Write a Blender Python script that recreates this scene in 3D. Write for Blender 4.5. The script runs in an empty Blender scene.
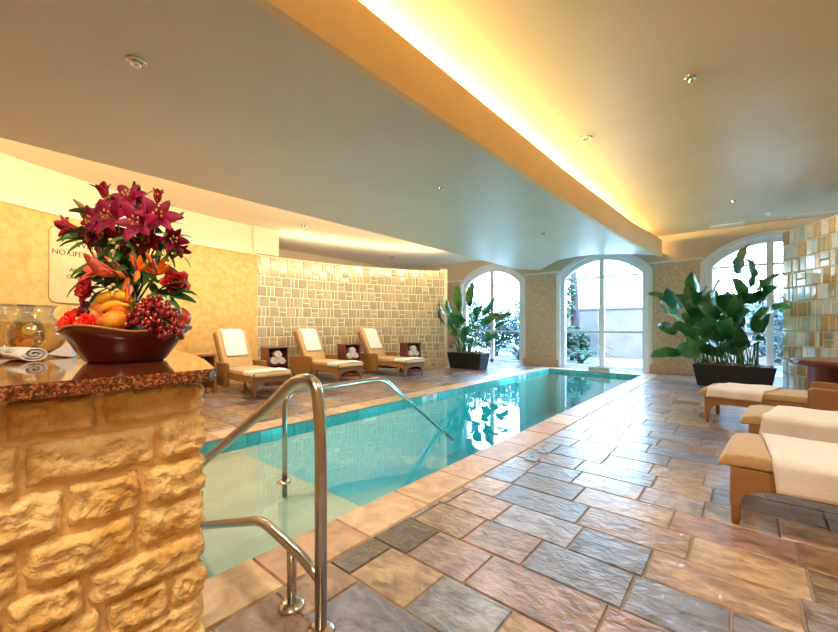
import bpy, bmesh, math, random
from mathutils import Vector, Matrix
random.seed(7)
sc = bpy.context.scene
C = bpy.context.collection
R = math.radians
PI = math.pi

# ---------------------------------------------------------------- camera
YAW = R(40.3); S, Cc = math.sin(YAW), math.cos(YAW); EYE = 1.2; FPX = 383.0
cam = bpy.data.cameras.new('camera'); co = bpy.data.objects.new('camera', cam); C.objects.link(co)
co.location = (0, 0, EYE); co.rotation_euler = (R(90), 0, YAW)
cam.sensor_width = 36; cam.lens = FPX / 838 * 36; cam.shift_y = 11 / 838; cam.clip_start = .05
sc.camera = co
sc.view_settings.view_transform = 'Standard'; sc.view_settings.look = 'None'
sc.view_settings.gamma = 1; sc.view_settings.use_curve_mapping = False
sc.view_settings.exposure = 0.12
sc.cycles.max_bounces = 10; sc.cycles.diffuse_bounces = 5; sc.cycles.glossy_bounces = 5
sc.cycles.transmission_bounces = 8; sc.cycles.transparent_max_bounces = 16; sc.cycles.sample_clamp_indirect = 6
sc.cycles.caustics_reflective = False; sc.cycles.caustics_refractive = False

# ---------------------------------------------------------------- world, sun, lamps
w = bpy.data.worlds.new('sky'); sc.world = w; w.use_nodes = True
nt = w.node_tree; bg = nt.nodes['Background']
tcw = nt.nodes.new('ShaderNodeTexCoord'); sepw = nt.nodes.new('ShaderNodeSeparateXYZ'); rw = nt.nodes.new('ShaderNodeValToRGB')
nt.links.new(tcw.outputs['Generated'], sepw.inputs[0]); nt.links.new(sepw.outputs['Z'], rw.inputs[0]); nt.links.new(rw.outputs[0], bg.inputs[0])
rw.color_ramp.elements[0].position = 0.0; rw.color_ramp.elements[0].color = (.50, .77, 1, 1)
rw.color_ramp.elements[1].position = .8; rw.color_ramp.elements[1].color = (.32, .6, 1, 1)
bg.inputs[1].default_value = 25

def lamp(name, kind, loc, energy, color, rot=(0, 0, 0), **kw):
    l = bpy.data.lights.new(name, kind); l.energy = energy; l.color = color
    for k, v in kw.items(): setattr(l, k, v)
    o = bpy.data.objects.new(name, l); C.objects.link(o); o.location = loc; o.rotation_euler = rot
    return o
def aim(o, target):
    o.rotation_euler = (Vector(target) - o.location).to_track_quat('-Z', 'Y').to_euler()
sun = lamp('sun', 'SUN', (0, -5, 12), 8, (1, .96, .9), angle=R(1)); aim(sun, (3, 5, 0))
WARM = (1, .66, .3)
# cove light behind the beam, shining on the raised ceiling
l = lamp('beam_cove_light', 'AREA', (-2.30, 4.6, 3.38), 400, (1, .70, .27), shape='RECTANGLE', size=.08, size_y=12.4)
aim(l, (-1.5, 4.6, 3.56)); l.rotation_euler = (0, R(-110), 0)
# cove light behind the left soffit edge, washing the curved wall
l = lamp('soffit_cove_light', 'AREA', (-5.48, 3.6, 3.13), 190, (1, .70, .36), shape='RECTANGLE', size=.08, size_y=11)
l.rotation_euler = (0, R(98), 0)
# recessed ceiling lamps
def down(x, y, z, e, col=(1, .88, .72), r=.12, spread=150):
    lamp('downlight_or_fill', 'AREA', (x, y, z), e, col, shape='DISK', size=r, spread=R(spread))
for x, y, z, e in [(-3.4, 1.2, 2.95, 26), (-3.0, 5.2, 2.95, 22), (-3.2, 8.2, 2.95, 14), (-7.0, 2.0, 3.5, 30), (-7.0, 5.5, 3.5, 26), (.75, 8.6, 3.53, 16),  # the last one here is added to brighten the tiled right wall
                   (.6, 2.2, 3.53, 40), (.9, 5.4, 3.53, 30), (-7.2, 3.6, 3.5, 20)]:
    down(x, y, z, e)
# cove lights on top of the glazed wall
for a_ in (9, 20, 31):
    lamp('wall_top_light', 'AREA', (-.37 - 8.30 * math.cos(R(a_)), 4.3 + 8.30 * math.sin(R(a_)), 2.96), 13, (1, .78, .48), (R(180), 0, R(-a_)), shape='RECTANGLE', size=.08, size_y=1.5)
# lamp in the far pool wall, plus unseen side lights added to brighten the water
for y in (3.6, 6.0, 8.6):
    lamp('pool_lamp_or_fill', 'AREA', (-1.985, y, -.55), 31, (.75, .96, 1), (0, R(90), 0), shape='DISK', size=.28)
lamp('pool_lamp_or_fill', 'AREA', (-2.95, 10.87, -.45), 45, (1, .86, .6), (R(-90), 0, 0), shape='DISK', size=.28)
# unseen area lights added over the bar and behind the camera as soft fill
down(-.35, -.35, 2.9, 42, (1, .76, .48), .5, 180)
down(1.3, -1.2, 3.5, 30, (1, .93, .85), 1.0, 180)
down(.2, -2.0, 3.5, 28, (1, .93, .85), 1.0, 180)

# ---------------------------------------------------------------- materials
def N(nt, t, **kw):
    n = nt.nodes.new(t)
    for k, v in kw.items(): setattr(n, k, v)
    return n
def base(name):
    m = bpy.data.materials.new(name); m.use_nodes = True
    return m, m.node_tree, m.node_tree.nodes['Principled BSDF']
def mat(name, col, rough=.6, metal=0, col2=None, scale=8, detail=4, bump=0, bscale=None, spec=.5, contrast=(.35, .65), coat=0, trans=0, sheen=0, stretch=None):
    m, nt, b = base(name)
    b.inputs['Base Color'].default_value = (*col, 1); b.inputs['Roughness'].default_value = rough
    b.inputs['Metallic'].default_value = metal; b.inputs['Specular IOR Level'].default_value = spec
    b.inputs['Coat Weight'].default_value = coat; b.inputs['Transmission Weight'].default_value = trans
    b.inputs['Sheen Weight'].default_value = sheen
    tc = N(nt, 'ShaderNodeTexCoord'); mp = N(nt, 'ShaderNodeMapping'); nt.links.new(tc.outputs['Object'], mp.inputs[0])
    if stretch: mp.inputs['Scale'].default_value = stretch
    if col2:
        n = N(nt, 'ShaderNodeTexNoise'); n.inputs['Scale'].default_value = scale; n.inputs['Detail'].default_value = detail
        nt.links.new(mp.outputs[0], n.inputs[0])
        r = N(nt, 'ShaderNodeValToRGB'); r.color_ramp.elements[0].position, r.color_ramp.elements[1].position = contrast
        r.color_ramp.elements[0].color = (*col, 1); r.color_ramp.elements[1].color = (*col2, 1)
        nt.links.new(n.outputs[0], r.inputs[0]); nt.links.new(r.outputs[0], b.inputs['Base Color'])
    if bump:
        n2 = N(nt, 'ShaderNodeTexNoise'); n2.inputs['Scale'].default_value = bscale or scale * 3; n2.inputs['Detail'].default_value = 6
        nt.links.new(mp.outputs[0], n2.inputs[0])
        bp = N(nt, 'ShaderNodeBump'); bp.inputs['Strength'].default_value = bump; bp.inputs['Distance'].default_value = .02
        nt.links.new(n2.outputs[0], bp.inputs['Height']); nt.links.new(bp.outputs[0], b.inputs['Normal'])
    return m
def attr_mat(name, rough, nscale, lo, hi, bump, bscale, stretch=(1, 1, 1), spec=.5, metal=0, bdist=.02, tint=None):
    """base colour = per-tile colour attribute modulated by noise"""
    m, nt, b = base(name)
    b.inputs['Roughness'].default_value = rough; b.inputs['Specular IOR Level'].default_value = spec; b.inputs['Metallic'].default_value = metal
    a = N(nt, 'ShaderNodeAttribute', attribute_name='tile')
    tc = N(nt, 'ShaderNodeTexCoord'); mp = N(nt, 'ShaderNodeMapping'); mp.inputs['Scale'].default_value = stretch
    nt.links.new(tc.outputs['Object'], mp.inputs[0])
    # shift the texture per tile so that veins do not run across joints
    ad = N(nt, 'ShaderNodeVectorMath', operation='MULTIPLY_ADD'); ad.inputs[1].default_value = (37, 53, 71)
    nt.links.new(a.outputs['Color'], ad.inputs[0]); nt.links.new(mp.outputs[0], ad.inputs[2])
    n = N(nt, 'ShaderNodeTexNoise'); n.inputs['Scale'].default_value = nscale; n.inputs['Detail'].default_value = 8; n.inputs['Distortion'].default_value = 1.2
    nt.links.new(ad.outputs[0], n.inputs[0])
    r = N(nt, 'ShaderNodeValToRGB'); r.color_ramp.elements[0].position = .3; r.color_ramp.elements[1].position = .7
    r.color_ramp.elements[0].color = (*[lo * k for k in (tint or (1, 1, 1))], 1); r.color_ramp.elements[1].color = (hi, hi, hi, 1)
    nt.links.new(n.outputs[0], r.inputs[0])
    mx = N(nt, 'ShaderNodeMixRGB', blend_type='MULTIPLY'); mx.inputs[0].default_value = 1
    nt.links.new(a.outputs['Color'], mx.inputs[1]); nt.links.new(r.outputs[0], mx.inputs[2]); nt.links.new(mx.outputs[0], b.inputs['Base Color'])
    n2 = N(nt, 'ShaderNodeTexNoise'); n2.inputs['Scale'].default_value = bscale; n2.inputs['Detail'].default_value = 6; n2.inputs['Distortion'].default_value = .6
    nt.links.new(ad.outputs[0], n2.inputs[0])
    bp = N(nt, 'ShaderNodeBump'); bp.inputs['Strength'].default_value = bump; bp.inputs['Distance'].default_value = bdist
    nt.links.new(n2.outputs[0], bp.inputs['Height']); nt.links.new(bp.outputs[0], b.inputs['Normal'])
    return m
def see_through(name, tint, gloss_min=.04, rough=0.0, bump=0, bscale=4, ior=1.33):
    m = bpy.data.materials.new(name); m.use_nodes = True; nt = m.node_tree; nt.nodes.clear()
    out = N(nt, 'ShaderNodeOutputMaterial'); mx = N(nt, 'ShaderNodeMixShader'); tr = N(nt, 'ShaderNodeBsdfTransparent'); gl = N(nt, 'ShaderNodeBsdfGlossy')
    lw = N(nt, 'ShaderNodeLayerWeight'); lw.inputs[0].default_value = .5
    pw = N(nt, 'ShaderNodeMath', operation='POWER'); pw.inputs[1].default_value = 3.0; nt.links.new(lw.outputs['Facing'], pw.inputs[0])
    f0 = ((ior - 1) / (ior + 1)) ** 2; fr = N(nt, 'ShaderNodeMath', operation='MULTIPLY_ADD'); fr.inputs[1].default_value = .95 - f0; fr.inputs[2].default_value = f0; nt.links.new(pw.outputs[0], fr.inputs[0])
    tr.inputs[0].default_value = (*tint, 1); gl.inputs['Roughness'].default_value = rough
    nt.links.new(fr.outputs[0], mx.inputs[0]); nt.links.new(tr.outputs[0], mx.inputs[1]); nt.links.new(gl.outputs[0], mx.inputs[2]); nt.links.new(mx.outputs[0], out.inputs[0])
    if bump:
        tc = N(nt, 'ShaderNodeTexCoord'); n = N(nt, 'ShaderNodeTexNoise'); n.inputs['Scale'].default_value = bscale; n.inputs['Detail'].default_value = 2
        bp = N(nt, 'ShaderNodeBump'); bp.inputs['Strength'].default_value = bump; bp.inputs['Distance'].default_value = .02
        nt.links.new(tc.outputs['Object'], n.inputs[0]); nt.links.new(n.outputs[0], bp.inputs['Height'])
        nt.links.new(bp.outputs[0], gl.inputs['Normal']); nt.links.new(bp.outputs[0], lw.inputs['Normal'])
    return m

M = {}
M['slate'] = attr_mat('slate', .30, 6.5, .42, 1.35, .85, 13, (1, 1.6, 1), spec=.75, tint=(1, .9, .82))
b_ = M['slate'].node_tree.nodes['Principled BSDF']; b_.inputs['Coat Weight'].default_value = .55; b_.inputs['Coat Roughness'].default_value = .24
M['travertine'] = attr_mat('travertine', .4, 6, .72, 1.12, .25, 14, spec=.5, tint=(1, .9, .8))
M['grout'] = mat('grout', (.22, .18, .15), .9, col2=(.30, .25, .2), scale=20)
M['gold_stucco'] = mat('gold_stucco', (.60, .34, .08), .7, col2=(.74, .50, .20), scale=9, detail=14, bump=.15, bscale=30, contrast=(.28, .72))
M['stone_stucco'] = mat('stone_stucco', (.50, .36, .22), .8, col2=(.70, .54, .38), scale=22, detail=8, bump=.3, bscale=60)
M['cream'] = mat('cream', (.84, .75, .58), .85, col2=(.86, .77, .6), scale=2)
M['beige'] = mat('beige', (.66, .54, .4), .85, col2=(.68, .56, .42), scale=2)
M['ceiling_paint'] = mat('ceiling_paint', (.64, .58, .52), .38, col2=(.67, .61, .55), scale=1.2, bump=.04, bscale=6)
M['upper_paint'] = mat('upper_paint', (.62, .50, .31), .42, col2=(.66, .54, .35), scale=1.2, bump=.04, bscale=6)
M['white_paint'] = mat('white_paint', (.78, .82, .86), .35, col2=(.8, .84, .88), scale=3)
M['tile_glaze'] = attr_mat('tile_glaze', .14, 9, .85, 1.1, .10, 8, spec=.8, metal=.1)
M['wall_grout'] = mat('wall_grout', (.74, .70, .58), .6, col2=(.8, .76, .64), scale=12)
M['rock'] = mat('rock', (.62, .34, .075), .85, col2=(.88, .64, .29), scale=9, detail=8, bump=1, bscale=38, contrast=(.3, .62))
M['mortar'] = mat('mortar', (.74, .50, .20), .9, col2=(.80, .58, .28), scale=20, bump=.4, bscale=60)
def granite():
    m, nt, b = base('granite'); tc = N(nt, 'ShaderNodeTexCoord'); v = N(nt, 'ShaderNodeTexVoronoi'); v.inputs['Scale'].default_value = 260
    n = N(nt, 'ShaderNodeTexNoise'); n.inputs['Scale'].default_value = 90; n.inputs['Detail'].default_value = 5
    nt.links.new(tc.outputs['Object'], v.inputs[0]); nt.links.new(tc.outputs['Object'], n.inputs[0])
    mx = N(nt, 'ShaderNodeMixRGB', blend_type='MIX'); mx.inputs[0].default_value = .5
    nt.links.new(v.outputs['Color'], mx.inputs[1]); nt.links.new(n.outputs[0], mx.inputs[2])
    r = N(nt, 'ShaderNodeValToRGB'); e = r.color_ramp.elements; e[0].position = .32; e[0].color = (.012, .006, .004, 1); e[1].position = .72; e[1].color = (.42, .19, .08, 1)
    k = e.new(.45); k.color = (.10, .020, .008, 1); k = e.new(.58); k.color = (.22, .055, .018, 1)
    nt.links.new(mx.outputs[0], r.inputs[0]); nt.links.new(r.outputs[0], b.inputs['Base Color'])
    b.inputs['Roughness'].default_value = .07; b.inputs['Coat Weight'].default_value = .5; b.inputs['Coat Roughness'].default_value = .03
    b.inputs['Specular IOR Level'].default_value = .7
    return m
M['granite'] = granite()
M['steel'] = mat('steel', (.46, .42, .38), .24, 1, col2=(.50, .46, .42), scale=30, bump=.02, bscale=90)
M['pool_tile'] = mat('pool_tile', (.10, .52, .55), .3, col2=(.16, .62, .64), scale=9)
M['pool_plaster'] = mat('pool_plaster', (.66, .80, .76), .7, col2=(.72, .84, .8), scale=3)
M['shelf_plaster'] = mat('shelf_plaster', (.60, .58, .50), .7, col2=(.70, .68, .58), scale=4)
M['wicker'] = None
def wicker():
    m, nt, b = base('wicker'); tc = N(nt, 'ShaderNodeTexCoord')
    w1 = N(nt, 'ShaderNodeTexWave', bands_direction='X'); w1.inputs['Scale'].default_value = 28
    w2 = N(nt, 'ShaderNodeTexWave', bands_direction='Z'); w2.inputs['Scale'].default_value = 34
    w3 = N(nt, 'ShaderNodeTexWave', bands_direction='Y'); w3.inputs['Scale'].default_value = 28
    for k in (w1, w2, w3): nt.links.new(tc.outputs['Object'], k.inputs[0])
    a = N(nt, 'ShaderNodeMath', operation='MULTIPLY'); nt.links.new(w1.outputs[1], a.inputs[0]); nt.links.new(w3.outputs[1], a.inputs[1])
    a2 = N(nt, 'ShaderNodeMath', operation='ADD'); nt.links.new(a.outputs[0], a2.inputs[0]); nt.links.new(w2.outputs[1], a2.inputs[1])
    r = N(nt, 'ShaderNodeValToRGB'); r.color_ramp.elements[0].color = (.17, .07, .014, 1); r.color_ramp.elements[1].color = (.36, .17, .04, 1); r.color_ramp.elements[1].position = .9
    nt.links.new(a2.outputs[0], r.inputs[0]); nt.links.new(r.outputs[0], b.inputs['Base Color'])
    bp = N(nt, 'ShaderNodeBump'); bp.inputs['Strength'].default_value = .5; bp.inputs['Distance'].default_value = .006
    nt.links.new(a2.outputs[0], bp.inputs['Height']); nt.links.new(bp.outputs[0], b.inputs['Normal']); b.inputs['Roughness'].default_value = .5
    return m
M['wicker'] = wicker()
M['cushion'] = mat('cushion', (.45, .30, .13), .75, col2=(.52, .36, .17), scale=30, bump=.15, bscale=180, sheen=.2)
M['towel'] = mat('towel', (.84, .80, .74), .95, col2=(.88, .85, .80), scale=30, bump=.5, bscale=220, sheen=.3)
M['mahogany'] = mat('mahogany', (.10, .018, .010), .3, col2=(.18, .035, .018), scale=6, stretch=(1, 1, .15), coat=.3)
M['bowl_wood'] = mat('bowl_wood', (.06, .003, .005), .28, col2=(.13, .008, .009), scale=5, stretch=(1, 1, 4), coat=.4)
M['bowl_rim'] = mat('bowl_rim', (.32, .15, .05), .35, col2=(.4, .2, .07), scale=8)
M['planter'] = mat('planter', (.004, .006, .014), .45, col2=(.008, .011, .02), scale=6)
M['moss'] = mat('moss', (.05, .09, .015), .95, col2=(.26, .11, .03), scale=18, bump=1, bscale=50)
M['leaf'] = mat('leaf', (.006, .085, .025), .3, col2=(.02, .20, .045), scale=3, bump=.1, bscale=20, spec=.6)
M['leaf_stem'] = mat('leaf_stem', (.05, .16, .03), .5, col2=(.10, .22, .06), scale=8)
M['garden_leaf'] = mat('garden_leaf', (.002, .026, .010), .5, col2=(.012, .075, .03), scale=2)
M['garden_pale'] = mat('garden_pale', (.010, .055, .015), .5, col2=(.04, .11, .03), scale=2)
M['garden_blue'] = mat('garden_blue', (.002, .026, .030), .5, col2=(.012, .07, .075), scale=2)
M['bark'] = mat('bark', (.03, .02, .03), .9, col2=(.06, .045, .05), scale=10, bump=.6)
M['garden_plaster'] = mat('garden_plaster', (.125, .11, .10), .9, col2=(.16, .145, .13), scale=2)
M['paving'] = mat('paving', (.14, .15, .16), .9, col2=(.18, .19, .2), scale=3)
M['water'] = see_through('water', (.93, .985, .98), bump=.10, bscale=3.0)
M['pane'] = see_through('pane', (.97, .99, 1), ior=1.45)
M['vessel_glass'] = see_through('vessel_glass', (.93, .95, .95), ior=1.6, rough=.02)
M['drink'] = see_through('drink', (.93, .80, .62), ior=1.2, rough=.05)
M['sign'] = mat('sign', (.60, .46, .24), .5, col2=(.64, .50, .27), scale=3)
M['ink'] = mat('ink', (.10, .075, .02), .6, col2=(.12, .09, .03), scale=5)
M['sign_edge'] = mat('sign_edge', (.5, .36, .14), .5, col2=(.55, .4, .16), scale=5)
M['mark_white'] = mat('mark_white', (.75, .8, .85), .4, col2=(.8, .85, .9), scale=5)
M['mark_blue'] = mat('mark_blue', (.28, .42, .62), .3, col2=(.34, .48, .66), scale=9)
M['mark_black'] = mat('mark_black', (.015, .02, .03), .4, col2=(.02, .025, .035), scale=9)
M['chrome'] = mat('chrome', (.7, .68, .64), .2, 1, col2=(.72, .7, .66), scale=9)
M['vent'] = mat('vent', (.75, .78, .8), .5, col2=(.78, .8, .82), scale=9)
M['dark'] = mat('dark', (.03, .03, .03), .7, col2=(.04, .04, .04), scale=9)
M['lily'] = mat('lily', (.15, .0, .025), .6, col2=(.36, .0, .075), scale=30, spec=.4)
M['lily_red'] = mat('lily_red', (.30, .008, .015), .45, col2=(.5, .03, .06), scale=30, spec=.4)
M['pink'] = mat('pink', (.72, .08, .07), .5, col2=(.85, .22, .16), scale=20)
M['rose'] = mat('rose', (.22, .002, .008), .5, col2=(.46, .006, .012), scale=20)
M['bright_red'] = mat('bright_red', (.75, .01, .01), .45, col2=(.85, .03, .01), scale=20)
M['orange_petal'] = mat('orange_petal', (.85, .16, .01), .45, col2=(.95, .28, .03), scale=20)
M['violet'] = mat('violet', (.12, .02, .18), .5, col2=(.2, .03, .22), scale=20)
M['cream_petal'] = mat('cream_petal', (.75, .68, .30), .6, col2=(.82, .76, .45), scale=30)
M['bud'] = mat('bud', (.25, .22, .08), .5, col2=(.36, .16, .08), scale=20)
M['stamen'] = mat('stamen', (.45, .4, .1), .6, col2=(.5, .2, .05), scale=60)
M['stem'] = mat('stem', (.05, .16, .02), .5, col2=(.09, .24, .04), scale=12)
M['dark_leaf'] = mat('dark_leaf', (.03, .12, .02), .4, col2=(.12, .24, .05), scale=9)
M['banana'] = mat('banana', (.85, .45, .02), .45, col2=(.9, .58, .05), scale=9)
M['peach'] = mat('peach', (.88, .36, .03), .5, col2=(.9, .22, .03), scale=7)
M['orange_fruit'] = mat('orange_fruit', (.88, .30, .01), .45, col2=(.92, .38, .02), scale=10, bump=.2, bscale=150)
M['apple'] = mat('apple', (.5, .015, .012), .25, col2=(.75, .16, .04), scale=14, coat=.3)
M['pear'] = mat('pear', (.35, .38, .04), .4, col2=(.75, .35, .05), scale=12)
M['grape'] = mat('grape', (.12, .003, .010), .12, col2=(.36, .012, .014), scale=40, coat=.5)
M['dark_grape'] = mat('dark_grape', (.06, .006, .02), .2, col2=(.12, .01, .03), scale=40, coat=.5)
M['lemon'] = mat('lemon', (.9, .72, .05), .4, col2=(.92, .8, .3), scale=20)
M['napkin'] = mat('napkin', (.86, .87, .88), .9, col2=(.9, .9, .9), scale=30, bump=.3, bscale=150)

# ---------------------------------------------------------------- mesh helpers
def bm_(): return bmesh.new()
def box(bm, c, s, rz=0, tilt=None):
    v = [bm.verts.new((sx * s[0] / 2, sy * s[1] / 2, sz * s[2] / 2)) for sx in (-1, 1) for sy in (-1, 1) for sz in (-1, 1)]
    for f in ((0, 1, 3, 2), (4, 6, 7, 5), (0, 4, 5, 1), (2, 3, 7, 6), (0, 2, 6, 4), (1, 5, 7, 3)): bm.faces.new([v[i] for i in f])
    m = Matrix.Translation(c) @ Matrix.Rotation(rz, 4, 'Z')
    if tilt: m = m @ tilt
    for q in v: q.co = m @ q.co
    return v
def prism(bm, pts, a, b, axis='Z', cap=True):
    """extrude a 2-D outline between a and b along an axis"""
    def p3(p, h): return {'Z': (p[0], p[1], h), 'Y': (p[0], h, p[1]), 'X': (h, p[0], p[1])}[axis]
    lo = [bm.verts.new(p3(p, a)) for p in pts]; hi = [bm.verts.new(p3(p, b)) for p in pts]; n = len(pts)
    for i in range(n): bm.faces.new((lo[i], lo[(i + 1) % n], hi[(i + 1) % n], hi[i]))
    if cap: bm.faces.new(lo[::-1]); bm.faces.new(hi)
def tube(bm, pts, rad, n=12, cap=True):
    pts = [Vector(p) for p in pts]; rings = []; up = Vector((0, 0, 1)); prev = None
    for i, p in enumerate(pts):
        t = ((pts[min(i + 1, len(pts) - 1)] - pts[max(i - 1, 0)])).normalized()
        if prev is None:
            a = t.cross(up)
            if a.length < .05: a = t.cross(Vector((1, 0, 0)))
        else: a = prev - t * prev.dot(t)
        a.normalize(); prev = a; b = t.cross(a); r = rad[i] if isinstance(rad, (list, tuple)) else rad
        rings.append([bm.verts.new(p + (a * math.cos(2 * PI * k / n) + b * math.sin(2 * PI * k / n)) * r) for k in range(n)])
    for i in range(len(rings) - 1):
        for k in range(n): bm.faces.new((rings[i][k], rings[i][(k + 1) % n], rings[i + 1][(k + 1) % n], rings[i + 1][k]))
    if cap: bm.faces.new(rings[0][::-1]); bm.faces.new(rings[-1])
def smooth_path(pts, rad=.1, k=7):
    """round the corners of a polyline"""
    pts = [Vector(p) for p in pts]; out = [pts[0]]
    for i in range(1, len(pts) - 1):
        a, b, c = pts[i - 1], pts[i], pts[i + 1]; r = min(rad, (a - b).length * .48, (c - b).length * .48)
        p, q = b + (a - b).normalized() * r, b + (c - b).normalized() * r
        for j in range(k + 1):
            t = j / k; out.append(p * (1 - t) ** 2 + b * 2 * t * (1 - t) + q * t * t)
    return out + [pts[-1]]
def lathe(bm, prof, n=32, c=(0, 0, 0), cap=False, f=None):
    rings = []
    for r, z in prof:
        ring = []
        for k in range(n):
            a = 2 * PI * k / n; rr, zz = (f(r, z, a) if f else (r, z)); ring.append(bm.verts.new((c[0] + rr * math.cos(a), c[1] + rr * math.sin(a), c[2] + zz)))
        rings.append(ring)
    for i in range(len(rings) - 1):
        for k in range(n): bm.faces.new((rings[i][k], rings[i][(k + 1) % n], rings[i + 1][(k + 1) % n], rings[i + 1][k]))
    if cap: bm.faces.new(rings[0][::-1]); bm.faces.new(rings[-1])
def sphere(bm, c, r, s=(1, 1, 1), rot=None, sub=2):
    m = Matrix.Translation(c) @ (rot.to_4x4() if rot else Matrix.Identity(4)) @ Matrix.Diagonal((s[0] * r, s[1] * r, s[2] * r, 1))
    bmesh.ops.create_icosphere(bm, subdivisions=sub, radius=1, matrix=m)
def grid(bm, f, nu, nv):
    v = [[bm.verts.new(f(i / nu, j / nv)) for j in range(nv + 1)] for i in range(nu + 1)]
    for i in range(nu):
        for j in range(nv): bm.faces.new((v[i][j], v[i + 1][j], v[i + 1][j + 1], v[i][j + 1]))
    return v
def obj(name, bm, m, parent=None, smooth=False, bevel=0, seg=2, solid=0, kind=None, label=None, local=False, sub=0, recalc=True):
    if recalc: bmesh.ops.recalc_face_normals(bm, faces=bm.faces)
    me = bpy.data.meshes.new(name)
    if parent is not None and not local:
        p = Vector(parent.location) if parent.parent is None else Vector(parent.parent.location)
        bmesh.ops.translate(bm, verts=bm.verts, vec=-p)
    bm.to_mesh(me); bm.free()
    o = bpy.data.objects.new(name, me); C.objects.link(o); me.materials.append(m)
    if smooth: me.polygons.foreach_set('use_smooth', [True] * len(me.polygons))
    if solid: q = o.modifiers.new('solid', 'SOLIDIFY'); q.thickness = solid; q.offset = 0
    if bevel: q = o.modifiers.new('bevel', 'BEVEL'); q.width = bevel; q.segments = seg; q.limit_method = 'ANGLE'; q.angle_limit = R(40)
    if sub: q = o.modifiers.new('sub', 'SUBSURF'); q.levels = sub; q.render_levels = sub
    if parent is not None: o.parent = parent
    if kind: o['kind'] = kind
    if label: o['label'] = label
    return o
def tag(o, label, cat, group=None, kind=None):
    o['label'] = label; o['category'] = cat
    if group: o['group'] = group
    if kind: o['kind'] = kind
    return o
def thing(name, label, cat, loc=(0, 0, 0), rz=0, group=None):
    o = bpy.data.objects.new(name, None); C.objects.link(o); o.location = loc; o.rotation_euler = (0, 0, rz); o.empty_display_size = .1
    return tag(o, label, cat, group)
def struct(name, bm, m, parent=None, **kw):
    o = obj(name, bm, m, parent, **kw)
    if parent is None: o['kind'] = 'structure'
    return o
def origin(o, loc):
    """move a mesh object's origin to a point of its own, geometry stays"""
    o.data.transform(Matrix.Translation(-Vector(loc))); o.location = loc; return o
def copy_tree(o, parent=None):
    c = o.copy(); C.objects.link(c)
    if parent is not None: c.parent = parent
    for ch in list(o.children): copy_tree(ch, c)
    return c
def at(x, y, d):
    """point of the place seen at photo pixel (x, y) at distance d from the camera"""
    u = (x - 419) / FPX
    return Vector(((Cc * u - S) * d, (S * u + Cc) * d, EYE - (y - 327) / FPX * d))
RIGHT = Vector((Cc, S, 0)); FWD = Vector((-S, Cc, 0)); UP = Vector((0, 0, 1))
def text(body, size, m, name, parent, origin_, xdir, ydir, align='CENTER', depth=.002):
    cu = bpy.data.curves.new('text', 'FONT'); cu.body = body; cu.size = size; cu.align_x = align; cu.align_y = 'CENTER'; cu.extrude = depth
    t = bpy.data.objects.new('text', cu); me = bpy.data.meshes.new_from_object(t); bpy.data.objects.remove(t); bpy.data.curves.remove(cu)
    x, y = Vector(xdir).normalized(), Vector(ydir).normalized(); z = x.cross(y)
    mt = Matrix((x, y, z)).transposed().to_4x4(); mt.translation = Vector(origin_) - Vector((parent.parent or parent).location)
    bm = bmesh.new(); bm.from_mesh(me); bpy.data.meshes.remove(me); bm.verts.ensure_lookup_table(); seen = set(); isl = []
    for v in bm.verts:
        if v.index in seen: continue
        st, comp = [v], []; seen.add(v.index)
        while st:
            q = st.pop(); comp.append(q)
            for e in q.link_edges:
                k = e.other_vert(q)
                if k.index not in seen: seen.add(k.index); st.append(k)
        isl.append((min(q.co.x for q in comp), max(q.co.x for q in comp), comp))
    isl.sort(key=lambda t: t[0]); words = []; hi = -1e9
    for a, b, comp in isl:
        if a - hi > size * .2: words.append([])
        words[-1] += comp; hi = max(hi, b)
    for wv in words:
        ks = {v: i for i, v in enumerate(wv)}; m2 = bpy.data.meshes.new(name)
        m2.from_pydata([v.co[:] for v in wv], [], [[ks[v] for v in f.verts] for f in bm.faces if f.verts[0] in ks])
        m2.transform(mt); m2.materials.append(m); o = bpy.data.objects.new(name, m2); C.objects.link(o); o.parent = parent
    bm.free()

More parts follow.
